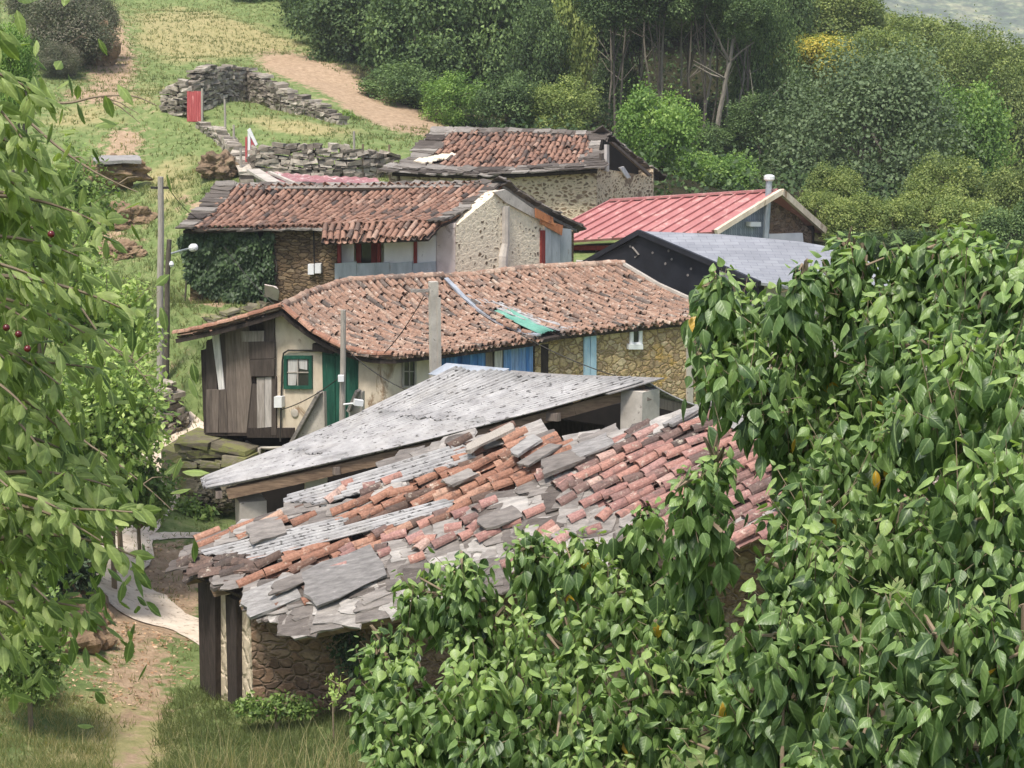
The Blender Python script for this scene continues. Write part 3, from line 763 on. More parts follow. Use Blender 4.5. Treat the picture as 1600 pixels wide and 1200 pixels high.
def tiles(mb, patch, pitch=.2, row=.36, skip=None, u0=0.0, jit=1.0, mean=.5, sd=.22, gaps=.01, r=rng, warp=.0, hs=1.0, lift=.045):
    """rows of cover tiles over hollow channel tiles"""
    nu, nv = max(2, int(patch.w / pitch)), max(2, int(patch.len / row))
    U, V = np.meshgrid((np.arange(nu) + .5) / nu, (np.arange(nv) + .5) / nv)
    if u0 < 0:
        m = int(nu * -u0) + 1; U, V = np.meshgrid((np.arange(-m, nu) + .5) / nu, (np.arange(nv) + .5) / nv)
    wob = warp * np.sin(V * 5 + 1.3) / nu
    U = (U + wob).ravel(); V = V.ravel()
    for kind in (0, 1):
        u = U + (.5 / nu if kind else 0) + r.normal(0, .06, len(U)) * jit / nu
        v = V + r.normal(0, .07, len(U)) * jit / nv + (.12 / nv if kind else 0)
        keep = (r.random(len(u)) > gaps)
        c = patch.S(u, v)
        if skip is not None: keep &= ~skip(u, v, c)
        u, v, c = u[keep], v[keep], c[keep]
        a, d, n = patch.frame(u, v)
        L = row * 1.28
        tint = np.clip(r.normal(mean, sd, len(u)), 0, 1)
        tint = np.where(r.random(len(u)) < .04, r.uniform(0, .12, len(u)), tint)
        if kind == 0:
            c = c + n * (.01 + r.normal(0, .006, len(u)) * jit)[:, None]
            put_tiles(mb, tile_tpl(pitch * .78, .075 * hs, L), c, a, d, n, tint, r.normal(0, .045, len(u)) * jit, lift + r.normal(0, .02, len(u)) * jit)
        else:
            put_tiles(mb, tile_tpl(pitch * .8, -.05, L, 4), c - n * .0, a, d, n, tint * .95, r.normal(0, .03, len(u)) * jit, .04)
def tiles_turned(mb, patch, hd, mask, pitch=.27, row=.42, jit=1.0, mean=.5, sd=.25, gaps=.03, hs=1.3, lift=.1, r=rng, reach=9):
    """courses of barrel tiles laid on the patch with their axes along the horizontal direction hd"""
    U, V = np.meshgrid(np.linspace(-1.3, 1.15, 260), np.linspace(-.1, 1.1, 300)); Q = patch.S(U, V).reshape(-1, 3)
    o = patch.S(np.array(.3), np.array(.4)); a0, d0, n0 = patch.frame(np.array(.3), np.array(.4))
    hd = nrm(np.array((hd[0], hd[1], 0.))); d = hd - n0 * (hd @ n0); d = hd.copy(); d[2] = -(hd @ n0) / n0[2]; d = nrm(d); a = nrm(np.cross(n0, d))
    I, J = np.meshgrid(np.arange(-int(reach / pitch), int(reach / pitch)), np.arange(-int(reach / row), int(reach / row))); I = I.ravel(); J = J.ravel()
    for kind in (0, 1):
        c = o + a * ((I + .5 * kind) * pitch + r.normal(0, .05, len(I)) * pitch * jit)[:, None] + d * (J * row + r.normal(0, .09, len(I)) * row * jit + .06 * np.sin(I * 1.7))[:, None]
        k = mask(proj(c)) & (r.random(len(c)) > gaps); c = c[k]
        for b in range(0, len(c), 200):
            dd = ((c[b:b + 200, None, :2] - Q[None, :, :2]) ** 2).sum(-1); c[b:b + 200, 2] = Q[dd.argmin(1), 2]
        m = len(c); A, D, N = np.tile(a, (m, 1)), np.tile(d, (m, 1)), np.tile(n0, (m, 1))
        tint = np.clip(r.normal(mean, sd, m), 0, 1); tint = np.where(r.random(m) < .08, r.uniform(0, .12, m), tint)
        if kind == 0:
            put_tiles(mb, tile_tpl(pitch * .82, .075 * hs, row * 1.18), c + N * (.03 + r.normal(0, .012, m) * jit)[:, None], A, D, N, tint, r.normal(0, .06, m) * jit, lift + r.normal(0, .03, m) * jit)
        else:
            put_tiles(mb, tile_tpl(pitch * .8, -.05, row * 1.2, 4), c, A, D, N, tint * .7, r.normal(0, .03, m), lift * .8)
def slate(mb, c, a, d, n, w, l, th=.03, tint=.5, yaw=0, tilt=.05, r=rng, k=7, roll=0):
    """an irregular stone slab lying in the plane a, d"""
    a = nrm(a - d * np.dot(a, d))
    a2 = a * math.cos(yaw) + d * math.sin(yaw); d2 = nrm(d * math.cos(yaw) - a * math.sin(yaw))
    d2 = nrm(d2 + n * tilt); a2 = nrm(a2 + n * roll)
    n2 = nrm(np.cross(a2, d2)); n2 = n2 if np.dot(n2, n) > 0 else -n2
    cor = []; sx, sy = r.uniform(-.15, .15, 2)
    for x, y in ((-1, -1), (-.4, -1.02), (.3, -1), (1, -1), (1.03, -.3), (1, .4), (.97, 1), (.5, 1.04), (.1, .98), (-.4, 1.02), (-1, .9), (-1.02, .3), (-.98, -.4)):
        cor.append(c + a2 * ((x + sx * y) * w / 2 * r.uniform(.86, 1.06)) + d2 * ((y + sy * x) * l / 2 * r.uniform(.86, 1.06)))
    cor = np.array(cor); m = len(cor)
    top = cor + n2 * th / 2; bot = cor - n2 * th / 2 + r.normal(0, .012, cor.shape)
    f = [tuple(range(m)), tuple(range(2 * m - 1, m - 1, -1))] + [(i, m + i, m + (i + 1) % m, (i + 1) % m) for i in range(m)]
    mb.add(np.vstack((top, bot)), f, tint)
def corrugated(mb, patch, u0, u1, v0, v1, pitch=.17, amp=.025, lift=.04, nv=6, th=.012, r=rng, skew=0, jag=0.02, curl=0):
    """one wavy sheet lying on the patch between u0..u1 (across) and v0..v1 (down the slope)"""
    W = patch.w * abs(u1 - u0); nu = max(8, int(W / pitch * 6))
    U, V = np.meshgrid(np.linspace(u0, u1, nu), np.linspace(v0, v1, nv))
    T = (V - v0) / (v1 - v0)
    U2 = U + skew * T
    V2 = V + (T - .5) * jag * np.sin(U * 31 + r.uniform(0, 6))
    a, d, n = patch.frame(U2, V2)
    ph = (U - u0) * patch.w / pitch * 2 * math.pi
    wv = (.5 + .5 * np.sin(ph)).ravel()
    z = lift + amp * np.sin(ph) + .012 * np.sin(T * 3 + U * 9) + curl * T * T
    t = patch.S(U2, V2) + n * z[..., None]; b = t - n * th
    N = nu * nv; f = []; tn = []
    for j in range(nv - 1):
        for i in range(nu - 1):
            q = (j * nu + i, j * nu + i + 1, (j + 1) * nu + i + 1, (j + 1) * nu + i)
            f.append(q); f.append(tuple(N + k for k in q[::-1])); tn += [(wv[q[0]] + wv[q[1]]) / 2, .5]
    for i in range(nu - 1):
        k = (nv - 1) * nu
        f.append((i, i + 1, N + i + 1, N + i)); f.append((k + i + 1, k + i, N + k + i, N + k + i + 1))
    for j in range(nv - 1):
        k = nu - 1
        f.append(((j + 1) * nu, j * nu, N + j * nu, N + (j + 1) * nu)); f.append((j * nu + k, (j + 1) * nu + k, N + (j + 1) * nu + k, N + j * nu + k))
    mb.arr(np.concatenate((t.reshape(-1, 3), b.reshape(-1, 3))), f, tn + [.5] * (len(f) - len(tn)))
def seams(mb, patch, n, w=.04, h=.05, lift=.0):
    for i in range(n + 1):
        u = i / n
        a, d, nn = patch.frame(np.array([u, u, u]), np.array([0.01, .5, .99])); q = patch.S(np.array([u, u, u]), np.array([0.0, .5, 1.0])) + nn * (h / 2 + lift)
        mb.beam(q[0], q[1], w, h, .5, 0, nn[0]); mb.beam(q[1], q[2], w, h, .5, 0, nn[1])
def stones(mb, line, height, thick=.4, sh=.14, sl=.38, r=rng, ragged=.3, jit=.03, low=None):
    """a dry-stone wall: rough blocks laid in courses along a ground line; height may be a list"""
    line = np.array(line, float); seg = np.r_[0, np.cumsum(np.linalg.norm(np.diff(line, axis=0), axis=1))]
    H = lambda s: np.interp(s, seg, height) if np.ndim(height) else height
    z = 0; hm = max(height) if np.ndim(height) else height
    while z < hm:
        h = sh * r.uniform(.6, 1.4); s = r.uniform(-.3, 0)
        while s < seg[-1]:
            l = sl * r.uniform(.5, 1.6); sm = min(max(s + l / 2, 0), seg[-1])
            if z < H(sm) * (1 + r.uniform(-ragged, ragged) * .35):
                p = np.array([np.interp(sm, seg, line[:, j]) for j in range(3)])
                e = np.array([np.interp(min(sm + .3, seg[-1] + .01), seg, line[:, j]) for j in range(3)]) - np.array([np.interp(max(sm - .3, 0), seg, line[:, j]) for j in range(3)])
                e[2] *= .6
                mb.box(p + np.array((0, 0, z + h / 2 - .1)) + r.normal(0, .02, 3), (l * .96, thick * r.uniform(.85, 1.1), h * .95), e + r.normal(0, .05, 3), (0, 0, 1), r.random(), min(jit, h * .3))
            s += l
        z += h
def rock(name, label, c, size, mat, seed=1, cat='boulder', parent=None, group=None):
    import bmesh
    from mathutils import noise as mnoise
    bm = bmesh.new(); bmesh.ops.create_icosphere(bm, subdivisions=5, radius=1)
    r = np.random.default_rng(seed); k = r.normal(size=(7, 3)) * 1.7; ph = r.uniform(0, 6, 7)
    pl = rdir(9, r)
    for v in bm.verts:
        p = np.array(v.co); f = 1 + sum(.06 * math.sin(np.dot(k[i], p) * (1 + i * .5) + ph[i]) for i in range(7))
        for q in pl:
            dq = np.dot(p * f, q)
            if dq > .78: f *= .78 / dq * .4 + .6
        pv = Vector(p) + Vector((seed * 3.7, seed * 1.3, 0))
        f *= 1 + .3 * mnoise.noise(pv * 1.6) + .2 * mnoise.noise(pv * 3.7) + .12 * mnoise.noise(pv * 8)
        v.co = Vector(p * f * np.asarray(size))
    me = bpy.data.meshes.new(name); bm.to_mesh(me); bm.free()
    at = me.attributes.new('tint', 'FLOAT', 'FACE')
    o = link(name, me, mat, parent, np.asarray(c) if parent is None else 0)
    if parent is not None: o.location = Vector(np.asarray(c) - wloc(parent))
    if label: setp(o, label, cat, group)
    return o
def window(plane, parent, x0, y0, x1, y1, fmat, bar=4, off=.02, cross=(1, 1), glass=None, name='window', skew=0):
    """frame, sash bars and pane on a wall; returns the frame object"""
    mb = MB()
    b = bar
    R_ = plane.rect
    R_(mb, x0, y0, x1, y0 + b, .06, off + .03); R_(mb, x0, y1 - b, x1, y1, .07, off + .035)
    R_(mb, x0, y0 + b, x0 + b, y1 - b, .06, off + .03); R_(mb, x1 - b, y0 + b, x1, y1 - b, .06, off + .03)
    o = mb.build(name, fmat, parent)
    g = MB(); R_(g, x0 + b * .5, y0 + b * .5, x1 - b * .5, y1 - b * .5, .02, off - .008)
    g.build('pane', glass or m_glass, o)
    s = MB(); xm, ym = (x0 + x1) / 2, (y0 + y1) / 2
    if cross[0]: R_(s, xm - .8, y0 + b, xm + .8, y1 - b, .02, off + .012)
    if cross[1]: R_(s, x0 + b, ym - .8, x1 - b, ym + .8, .02, off + .016)
    if cross[0] or cross[1]: s.build('sash_bar', fmat if fmat is not m_green_paint else m_grey_wood, o)
    return o
# ================================================================== the ruined barn in front
def zg(p, dz=0): return np.array((p[0], p[1], float(gz(p[0], p[1])) + dz))
E1, E2, F2 = P(288, 885, 26.0), P(470, 975, 23.8), P(1130, 650, 25.5)
R2 = F2 + np.array((2.6, -3.2, .02))
FR = Patch([F2, R2], [E1, (E1 + E2) / 2 + np.array((0, 0, .05)), E2], .12)
barn = thing('stone_barn', 'ruined stone barn in front, its roof a patchwork of broken tiles, slates and corrugated sheets', 'barn', zg(P(318, 1085, 26.6)))
EDGE = [(1130, 646), (1040, 660), (970, 686), (905, 684), (860, 692), (780, 668), (715, 690), (600, 735), (480, 795), (400, 824), (288, 872)]
_e = np.array([FR.uv(*p) for p in EDGE]); _e = _e[np.argsort(_e[:, 1])]
_e = np.vstack((_e, [(0, 1.0)]))
umin = lambda v: np.minimum(np.interp(v, _e[:, 1], _e[:, 0]), .0)
Wf, Wn = P(318, 1085, 26.6), P(395, 1118, 25.0)
PW = Plane(Wf, Wn); PS = Plane(Wn, Wn + np.array((8.5, -1.2, 0)))
Se = Wn + np.array((8.5, -1.2, 0)); Ne = Wf + np.array((8.0, -.3, 0))
def upto(a, b, patch, drop=.14, n=10, zlow=None, uvf=None, thick=.4, mat=None, name='wall', parent=None, side=1):
    """a wall from a to b whose top follows the underside of the roof over it"""
    mb = MB(); rows = []
    Ug, Vg = np.meshgrid(np.linspace(-.15, 1.15, 60), np.linspace(-.05, 1.15, 80)); Q = patch.S(Ug, Vg).reshape(-1, 3)
    for t in np.linspace(0, 1, n):
        p = a + (b - a) * t
        i = np.argmin((Q[:, 0] - p[0]) ** 2 + (Q[:, 1] - p[1]) ** 2)
        rows.append((p, Q[i, 2] - drop))
    d = nrm((b - a) * np.array((1, 1, 0))); nn = np.array((-d[1], d[0], 0)) * side * thick
    for (p, z), (q, w) in zip(rows[:-1], rows[1:]):
        z0 = zlow if zlow is not None else min(gz(p[0], p[1]), gz(q[0], q[1])) - .5
        lo = lambda x: np.array((x[0], x[1], z0)); hi = lambda x, h: np.array((x[0], x[1], h))
        mb.hexa([lo(p), lo(q), lo(q + nn), lo(p + nn), hi(p, z), hi(q, w), hi(q + nn, w), hi(p + nn, z)])
    return mb.build(name, mat, parent)
upto(Wf, Wn, FR, .16, 5, None, mat=m_st_plaster, name='plastered_wall', parent=barn)
upto(Wn + np.array((.02, 0, 0)), Se, FR, .2, 12, None, mat=m_st_barn, name='stone_wall', parent=barn)
_bw = [Wf + np.array((.42, .1, 0))] + [FR.S(np.array(umin(v) + .1), np.array(v)) for v in (.7, .5, .3, .05)]
for p_, q_ in zip(_bw[:-1], _bw[1:]): upto(p_, q_, FR, .2, 5, None, mat=m_st_barn, name='back_wall', parent=barn, side=-1)
for x0, x1, y0, tn in ((309, 336, 905, .2), (352, 369, 930, .25)):
    mb = MB(); PW.slab(mb, [(x0, y0), (x1, y0 + 8), (x1 + 1, 1105), (x0 + 4, 1095)], .16, .1, tn); mb.build('timber_post', m_wood_dark, barn)
mb = MB(); FR.deck(mb, .1, .08, 20, 24, u0=umin); roof = mb.build('roof', m_wood_dark, barn)
mb = MB()
for i in range(5):
    u = .02 + i * .24
    q = FR.S(np.array([u, u]), np.array([.8, 1.0])); mb.beam(q[0] - (0, 0, .22), q[1] - (0, 0, .22), .12, .14, .4, .01)
mb.build('rafter', m_beam, barn)
RT = [(890, 735), (905, 705), (1000, 672), (1130, 645), (1500, 740), (1500, 960), (1000, 940), (985, 850), (1010, 810), (930, 790)]
OT1 = [(720, 690), (800, 668), (900, 690), (880, 715), (850, 745), (760, 790), (640, 820), (600, 835), (455, 860), (440, 838), (520, 812), (600, 775), (690, 735)]
OT2 = [(655, 812), (735, 792), (720, 815), (610, 855), (500, 890), (400, 925), (366, 908), (372, 892), (560, 842)]
OT3 = [(480, 792), (575, 765), (560, 772), (470, 815), (440, 835), (330, 880), (295, 872)]
OT4 = [(440, 930), (520, 905), (515, 930), (450, 955)]
HD = (-.93, -.36)
OUTL = [(x, y - 2) for x, y in EDGE] + [(262, 930), (470, 990), (700, 945), (1500, 780), (1300, 640)]
def front_tiles(name, mat, polys, mean, sd, jit, gaps, excl=()):
    mb = MB()
    def mask(q):
        k = np.zeros(len(q), bool)
        for p in polys: k |= inpoly(q, p)
        for p in excl: k &= ~inpoly(q, p)
        return k & inpoly(q, OUTL)
    tiles_turned(mb, FR, HD, mask, .235, .38, jit, mean, sd, gaps, hs=1.1)
    return mb.build(name, mat, roof, smooth=False)
C1 = [(705, 693), (728, 716), (500, 803), (456, 790)]
C2 = [(525, 812), (566, 836), (372, 892), (336, 868)]
C3 = [(692, 790), (716, 800), (562, 842), (528, 832)]
front_tiles('red_tiles', m_tile_red, [RT], .5, .26, 1.3, .05)
front_tiles('eave_tiles', m_tile_orange, [OT4], .5, .27, 1.2, .0)
front_tiles('orange_tiles', m_tile_orange, [OT1, OT2, OT3], .5, .27, 1.8, .08, [C1, C2, C3])
def turned(n):
    h = nrm(np.array((HD[0], HD[1], 0))); h[2] = -(h @ n) / n[2]; h = nrm(h); return h, nrm(np.cross(n, h))
# slates between the tile bands
mb = MB(); r2 = np.random.default_rng(5)
for i in range(-13, 16):
    for j in range(36):
        u, v = (i + r2.uniform(.1, .9)) / 16, (j + r2.uniform(.1, .9)) / 36
        if u < umin(v): continue
        if v > .93 and u < .25: continue
        c = FR.S(u, v); q = proj(c)
        if any(inpoly(q, p) for p in (RT, OT1, OT2, OT3, C1, C2, C3)): continue
        a, d, n = FR.frame(np.array(u), np.array(v))
        slate(mb, c + n * r2.uniform(.0, .06), a, d, n, r2.uniform(.2, .5), r2.uniform(.3, .65), r2.uniform(.02, .045), r2.random(), r2.normal(0, .16), r2.uniform(.05, .1), r2, roll=r2.normal(0, .025))
for i in range(30):
    v = i / 29; c = FR.S(umin(v) + r2.uniform(-.03, .03), v)
    a, d, n = FR.frame(np.array(float(umin(v))), np.array(min(v, .98)))
    if not (.45 < v < .6): slate(mb, c + n * .05, a, d, n, r2.uniform(.3, .5), r2.uniform(.4, .8), .035, r2.random(), r2.normal(0, .2), .06, r2)
for i in range(16):
    u = .62 + i / 15 * .42; c = FR.S(u, 1.0)
    a, d, n = FR.frame(np.array(min(u, 1.0)), np.array(.97)); slate(mb, c - d * .1 + n * .0, a, d, n, .4, .6, .035, r2.random(), r2.normal(0, .2), .05, r2)
for i in range(26):
    v = i / 25; c = FR.S(1.02, v); a, d, n = FR.frame(np.array(.98), np.array(min(v, .98)))
    slate(mb, c + n * .02, a, d, n, .5, r2.uniform(.4, .8), .035, r2.random(), r2.normal(0, .25), .05, r2)
mb.build('slates', m_slate_dark, roof)
mb = MB()
for i in range(110):
    q_ = np.array((r2.uniform(470, 1010), r2.uniform(740, 900)))
    if not inpoly(q_[None], OUTL)[0] or any(inpoly(q_[None], p_)[0] for p_ in (RT, OT1)) or r2.random() < .3: continue
    u, v = FR.uv(*q_)
    if v > .9: continue
    a, d, n = FR.frame(np.array(u), np.array(v)); d, a = turned(n); c = FR.S(np.array(u), np.array(v)) + n * r2.uniform(.05, .1)
    mb = MB(); put_tiles(mb, tile_tpl(.2, .08, r2.uniform(.2, .42)), c[None], a[None], d[None], n[None], np.array([r2.uniform(.05, 1)]), r2.normal(0, .35), r2.normal(.06, .06)); mb.build('stray_tile', m_tile_red, roof)
# crumbled tile and slate ends along the far corner of the eave
mb = MB()
for i in range(60):
    u, v = r2.uniform(-.02, .34), r2.uniform(.92, .995)
    a, d, n = FR.frame(np.array(max(u, .01)), np.array(.97)); c = FR.S(u, v) + n * r2.uniform(-.1, .1)
    if r2.random() < .5: slate(mb, c, a, d, n, r2.uniform(.2, .45), r2.uniform(.25, .5), .04, r2.random() * .8, r2.normal(0, .5), r2.normal(.05, .1), r2, roll=r2.normal(0, .15))
    else: put_tiles(mb, tile_tpl(.2, .075, .42), c[None], a[None], d[None], n[None], np.array([r2.random() * .5]), r2.normal(0, .35), r2.normal(0, .12))
mb.build('broken_eave', tile_mat('old_brown_tile', [(0, (92, 82, 76)), (.5, (122, 98, 86)), (1, (150, 118, 100))], lich=.6, drk=.55), roof)
for k, (q, am) in enumerate(((C1, .03), (C2, .028), (C3, .026))):
    uvs = [FR.uv(*p) for p in q]
    mb = MB(); u0, u1 = (uvs[0][0] + uvs[3][0]) / 2, (uvs[1][0] + uvs[2][0]) / 2
    corrugated(mb, FR, u0, u1, (uvs[0][1] + uvs[1][1]) / 2, (uvs[2][1] + uvs[3][1]) / 2, .15, am, .09, 8, .012, skew=0, jag=.03)
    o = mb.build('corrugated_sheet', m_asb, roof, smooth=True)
# things lying loose on the barn roof
def roof_slab(px, py, w, l, th, mat, label, yaw=0, tilt=.06, lift=.12, tint=.5, name='stone_slab', cat='stone slab', group='loose slabs lying on the barn roof', roll=0):
    u, v = FR.uv(px, py); a, d, n = FR.frame(np.array(u), np.array(v)); c = FR.S(u, v) + n * lift
    if name == 'stone_slab' and w < 1.2: d, a = turned(n)
    mb = MB(); slate(mb, c, a, d, n, w * .85, l * .85, th * .8, tint, yaw, tilt, r2, roll=roll)
    o = mb.build(name, mat, None, c); return setp(o, label, cat, group)
roof_slab(420, 840, .75, .7, .05, m_slate_dark, 'square grey slab lying on the corrugated sheet nearest the left eave of the barn', .15, .1, .16)
roof_slab(540, 908, 1.15, 1.5, .06, m_slate, 'largest flat grey slab, at the barn eave left of the leafy bush', .1, .05, .12, .3)
roof_slab(425, 940, .8, 1.0, .05, m_slate, 'pale slab jutting over the barn wall at the eave corner', .2, .02, .1, .6)
roof_slab(885, 735, .55, .85, .09, m_slate_dark, 'thick dark slab in the middle of the barn roof', .1, .1, .18, .3)
roof_slab(930, 710, .5, .75, .05, m_slate, 'grey slab just above the thick dark slab near the red tiles', .1, .05, .16, .5)
roof_slab(848, 727, .3, .9, .05, m_slate_dark, 'narrow slab lying askew across the orange tiles', -.35, .14, .2, .4)
roof_slab(826, 712, .35, .7, .05, m_slate, 'small pale slab lying askew behind the narrow slab', -.3, .1, .2, .7)
roof_slab(724, 760, .35, .6, .07, m_slate_dark, 'brownish slab alone among orange tiles below the wooden plank', -.1, .1, .17, .6)
roof_slab(786, 822, .5, .75, .05, m_slate_dark, 'dark raised slab just above the bright leafy bush', .1, .12, .16, .35)
roof_slab(470, 918, .35, 1.0, .05, m_slate_dark, 'long dark slab edge on the barn eave under the lowest orange tiles', .1, .12, .16, .3)
roof_slab(770, 700, .3, 1.15, .07, m_grey_wood, 'weathered wooden plank lying across the tiles by the shed beam', -.55, .1, .2, .5, 'wooden_plank', 'plank', None)
roof_slab(1085, 654, .2, 1.2, .05, m_slate, 'long thin grey slab along the top edge of the red tiles', .02, .02, .14, .5)
roof_slab(1175, 660, .8, .9, .05, m_slate, 'broad grey slab at the top corner of the barn roof beside the ivy', .1, .02, .14, .6)
u, v = FR.uv(1040, 868); c = FR.S(u, v)
rock('ridge_stone', 'rounded pinkish brown stone lying on the barn roof edge above the ivy', c + np.array((0, 0, .12)), (.42, .34, .26), weathered('pinkish_stone', (120, 98, 88), (156, 132, 120), 4, (1, 1, 1), .95, .6, .02, (170, 160, 148), .62, 9), 4, 'stone')
# ================================================================== the open shed behind it
A, B, C, Dd = P(710, 580, 32), P(1015, 600, 29), P(325, 765, 29.5), P(318, 750, 31)
SH = Patch([A, (A + B) / 2 + np.array((0, 0, -.06)), B], [Dd, C], .1)
shed = thing('open_shed', 'open timber shed with a large grey corrugated roof behind the barn', 'shed', zg(P(700, 800, 30)))
mb = MB()
cols = [(0, .26), (.25, .51), (.5, .77), (.76, 1.0)]
for k, (v0, v1) in enumerate(((.66, 1.0), (.33, .69), (.0, .36))):
    for i, (u0, u1) in enumerate(cols):
        corrugated(mb, SH, u0, u1, v0, v1, .15, .036, .04 + .018 * k + rng.uniform(0, .012), 6, .01, jag=.02, curl=0)
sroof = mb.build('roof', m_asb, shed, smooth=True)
E = P(1108, 638, 30.2)
SH2 = Patch([A + (0, 0, .01), B + (0, 0, .01)], [E + (A - B), E], .05)
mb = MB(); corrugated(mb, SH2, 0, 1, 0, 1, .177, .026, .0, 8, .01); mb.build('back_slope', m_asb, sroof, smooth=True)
mb = MB()
q = lambda u, v, h=.08: SH.S(np.array(u), np.array(v)) + np.array((0, 0, h))
for i in range(5):
    u0, u1 = .28 + i * .145, .28 + (i + 1) * .145 + .02
    mb.slab([q(u0, -.02, .07), q(u1, -.02, .075), q(u1, .1 + .03 * (i % 2), .06), q(u0, .09, .06)], .02, .5)
mb.build('ridge_cap', m_slate, sroof)
mb = MB(); mb.slab([q(-.07, -.02, .1), q(.27, -.02, .1), q(.27, .08, .08), q(-.07, .06, .08)], .015, .5); mb.build('metal_flashing', m_metal, sroof)
mb = MB()
p0, p1 = B - (.05, -.25, .14), C + (.35, .1, -.1)
k = np.linspace(0, 1, 7)
for i in range(6):
    bend = lambda t: p0 + (p1 - p0) * t - np.array((0, 0, .07 * 4 * t * (1 - t)))
    mb.beam(bend(k[i]), bend(k[i + 1]), .16, .2, .5, .006)
mb.build('verge_beam', m_beam, shed)
mb = MB(); mb.beam(C - (-.2, 0, .1), Dd - (-.2, 0, .1), .12, .14); mb.beam(A - (0, 0, .2), B - (0, 0, .2), .14, .2); mb.beam(B - (.1, -.1, .3), E - (.1, -.1, .12), .12, .18)
for t in (.2, .45, .7):
    mb.beam(SH.S(np.array(.0), np.array(t)) - (0, 0, .15), SH.S(np.array(1.0), np.array(t)) - (0, 0, .15), .1, .14)
mb.build('rafter', m_wood, shed)
def post(px, py, D, w, top, mat, name='pillar', yaw=.5):
    p = P(px, py, D); z0 = gz(p[0], p[1]) - .3; mb = MB()
    mb.box(((p[0]), p[1], (z0 + top) / 2), (w, w, top - z0), (math.cos(yaw), math.sin(yaw), 0), (0, 0, 1), .5, .006)
    return mb.build(name, mat, shed)
post(1000, 650, 29.2, .5, B[2] - .12, m_concrete, yaw=-.75)
post(392, 795, 29.9, .5, C[2] - .28, m_concrete, yaw=.35)
post(494, 770, 30.2, .4, C[2] + .12, m_white, yaw=.2)
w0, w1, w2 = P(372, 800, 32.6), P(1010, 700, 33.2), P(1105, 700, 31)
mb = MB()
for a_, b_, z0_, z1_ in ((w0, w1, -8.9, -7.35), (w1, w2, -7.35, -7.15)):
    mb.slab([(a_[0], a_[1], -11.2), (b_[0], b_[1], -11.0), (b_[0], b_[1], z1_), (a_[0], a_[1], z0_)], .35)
mb.build('shade_painted_wall', m_dark, shed)  # shed back wall, its near-black colour standing in for the shade inside
mb = MB()
mb.box(P(830, 690, 31), (3.2, .1, .12), (1, .1, .12)); mb.box(P(900, 680, 31.5), (2.2, .1, .1), (1, -.2, -.25)); mb.box(P(880, 668, 30.6), (1.6, .06, .3), (1, -.2, -.1))
mb.build('loft_boards', m_wood_dark, shed)
# ================================================================== the middle house with the green door
g1, g2 = P(325, 600, 39.6), P(599, 600, 37.7); s2, n2 = P(845, 560, 39.9), P(1160, 560, 43.4)
PG, PS_ = Plane(g1, g2), Plane(g2, s2); PN = Plane(s2, n2)
RM = Patch([P(440, 482, 38.3), P(490, 458, 40), P(545, 441, 41.5), P(690, 433, 43)], [P(614, 558, 37.3), P(700, 549, 38.0), P(842, 530, 39.4)], .34)
mid = thing('farmhouse', 'cream rendered farmhouse with a green door, plank loft and sagging tiled roof', 'house', zg(P(440, 800, 38.5)))
mb = MB()
PG.slab(mb, [(428, 500), (440, 488), (470, 502), (505, 527), (560, 545), (599, 556), (599, 740), (455, 740), (455, 684), (428, 680)], .3)
PS_.slab(mb, [(599.5, 550), (690, 545), (690, 700), (599.5, 740)], .3)
mb.build('cream_wall', m_cream, mid)
mb = MB()
PS_.slab(mb, [(690, 542), (840, 527), (840, 680), (690, 700)], .3, -.08); PG.slab(mb, [(323, 532), (380, 512), (428, 498), (428, 678), (323, 676)], .25, -.05)
gb, nb = P(325, 600, 39.6) + (3.0, 4.5, 0), s2 + (-1.6, 4.2, 0)
for a_, b_ in ((g1, gb), (gb, nb), (nb, s2)):
    mb.slab([(a_[0], a_[1], -11.3), (b_[0], b_[1], -11), (b_[0], b_[1], -7.5), (a_[0], a_[1], -7.6)], .2)
mb.build('inner_wall', m_wood_dark, mid)
planks = [([(322, 534), (336, 528), (339, 612), (322, 612)], .12, .02), ([(331, 525), (342, 522), (351, 609), (342, 611)], 1, .05), ([(343, 523), (354, 518), (356, 612), (350, 612)], .1, .03),
    ([(352, 518), (367, 515), (370, 676), (355, 676)], .42, .06), ([(367, 513), (388, 510), (393, 600), (385, 677), (370, 677)], .5, .05), ([(386, 520), (392, 600), (404, 600), (402, 677), (384, 677)], .2, .02),
    ([(322, 609), (331, 609), (331, 676), (322, 676)], .35, .07), ([(331.4, 609), (342, 609), (341, 676), (331.4, 676)], .45, .075), ([(342.5, 609), (353, 608), (356, 676), (342, 676)], .3, .08),
    ([(376, 518), (412, 517), (412, 534), (378, 534)], .72, .09), ([(388, 534), (429, 533), (429, 560), (389, 561)], .16, .1), ([(389, 562), (429, 561), (428, 588), (392, 588)], .12, .11),
    ([(401, 590), (413, 590), (413, 668), (402, 669)], .8, .06), ([(413.5, 590), (426, 588), (425, 667), (413.5, 668)], .88, .065), ([(412, 502), (428, 497), (429, 533), (413, 533)], .2, .05), ([(424, 588), (431, 588), (431, 680), (424, 680)], .15, .07)]
for pl, tn, off in planks:
    mb = MB(); PG.slab(mb, pl, .05, off, tn); mb.build('loft_plank', m_wood, mid)
for pts_, of_ in (([(386, 669), (459, 669), (459, 684), (386, 684)], .06), ([(320, 676), (385.8, 676), (385.8, 681), (320, 681)], .05), ([(488, 537), (520, 544), (520, 553), (488, 548)], .18)):
    mb = MB(); PG.slab(mb, pts_, .25, of_, .2); mb.build('floor_beam' if of_ < .1 else 'beam_end', m_wood_dark, mid)
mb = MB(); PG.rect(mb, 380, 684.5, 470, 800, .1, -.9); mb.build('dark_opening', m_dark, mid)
base = MB(); q = PG.poly([(300, 682), (384, 682), (384, 740), (300, 740)], .12)
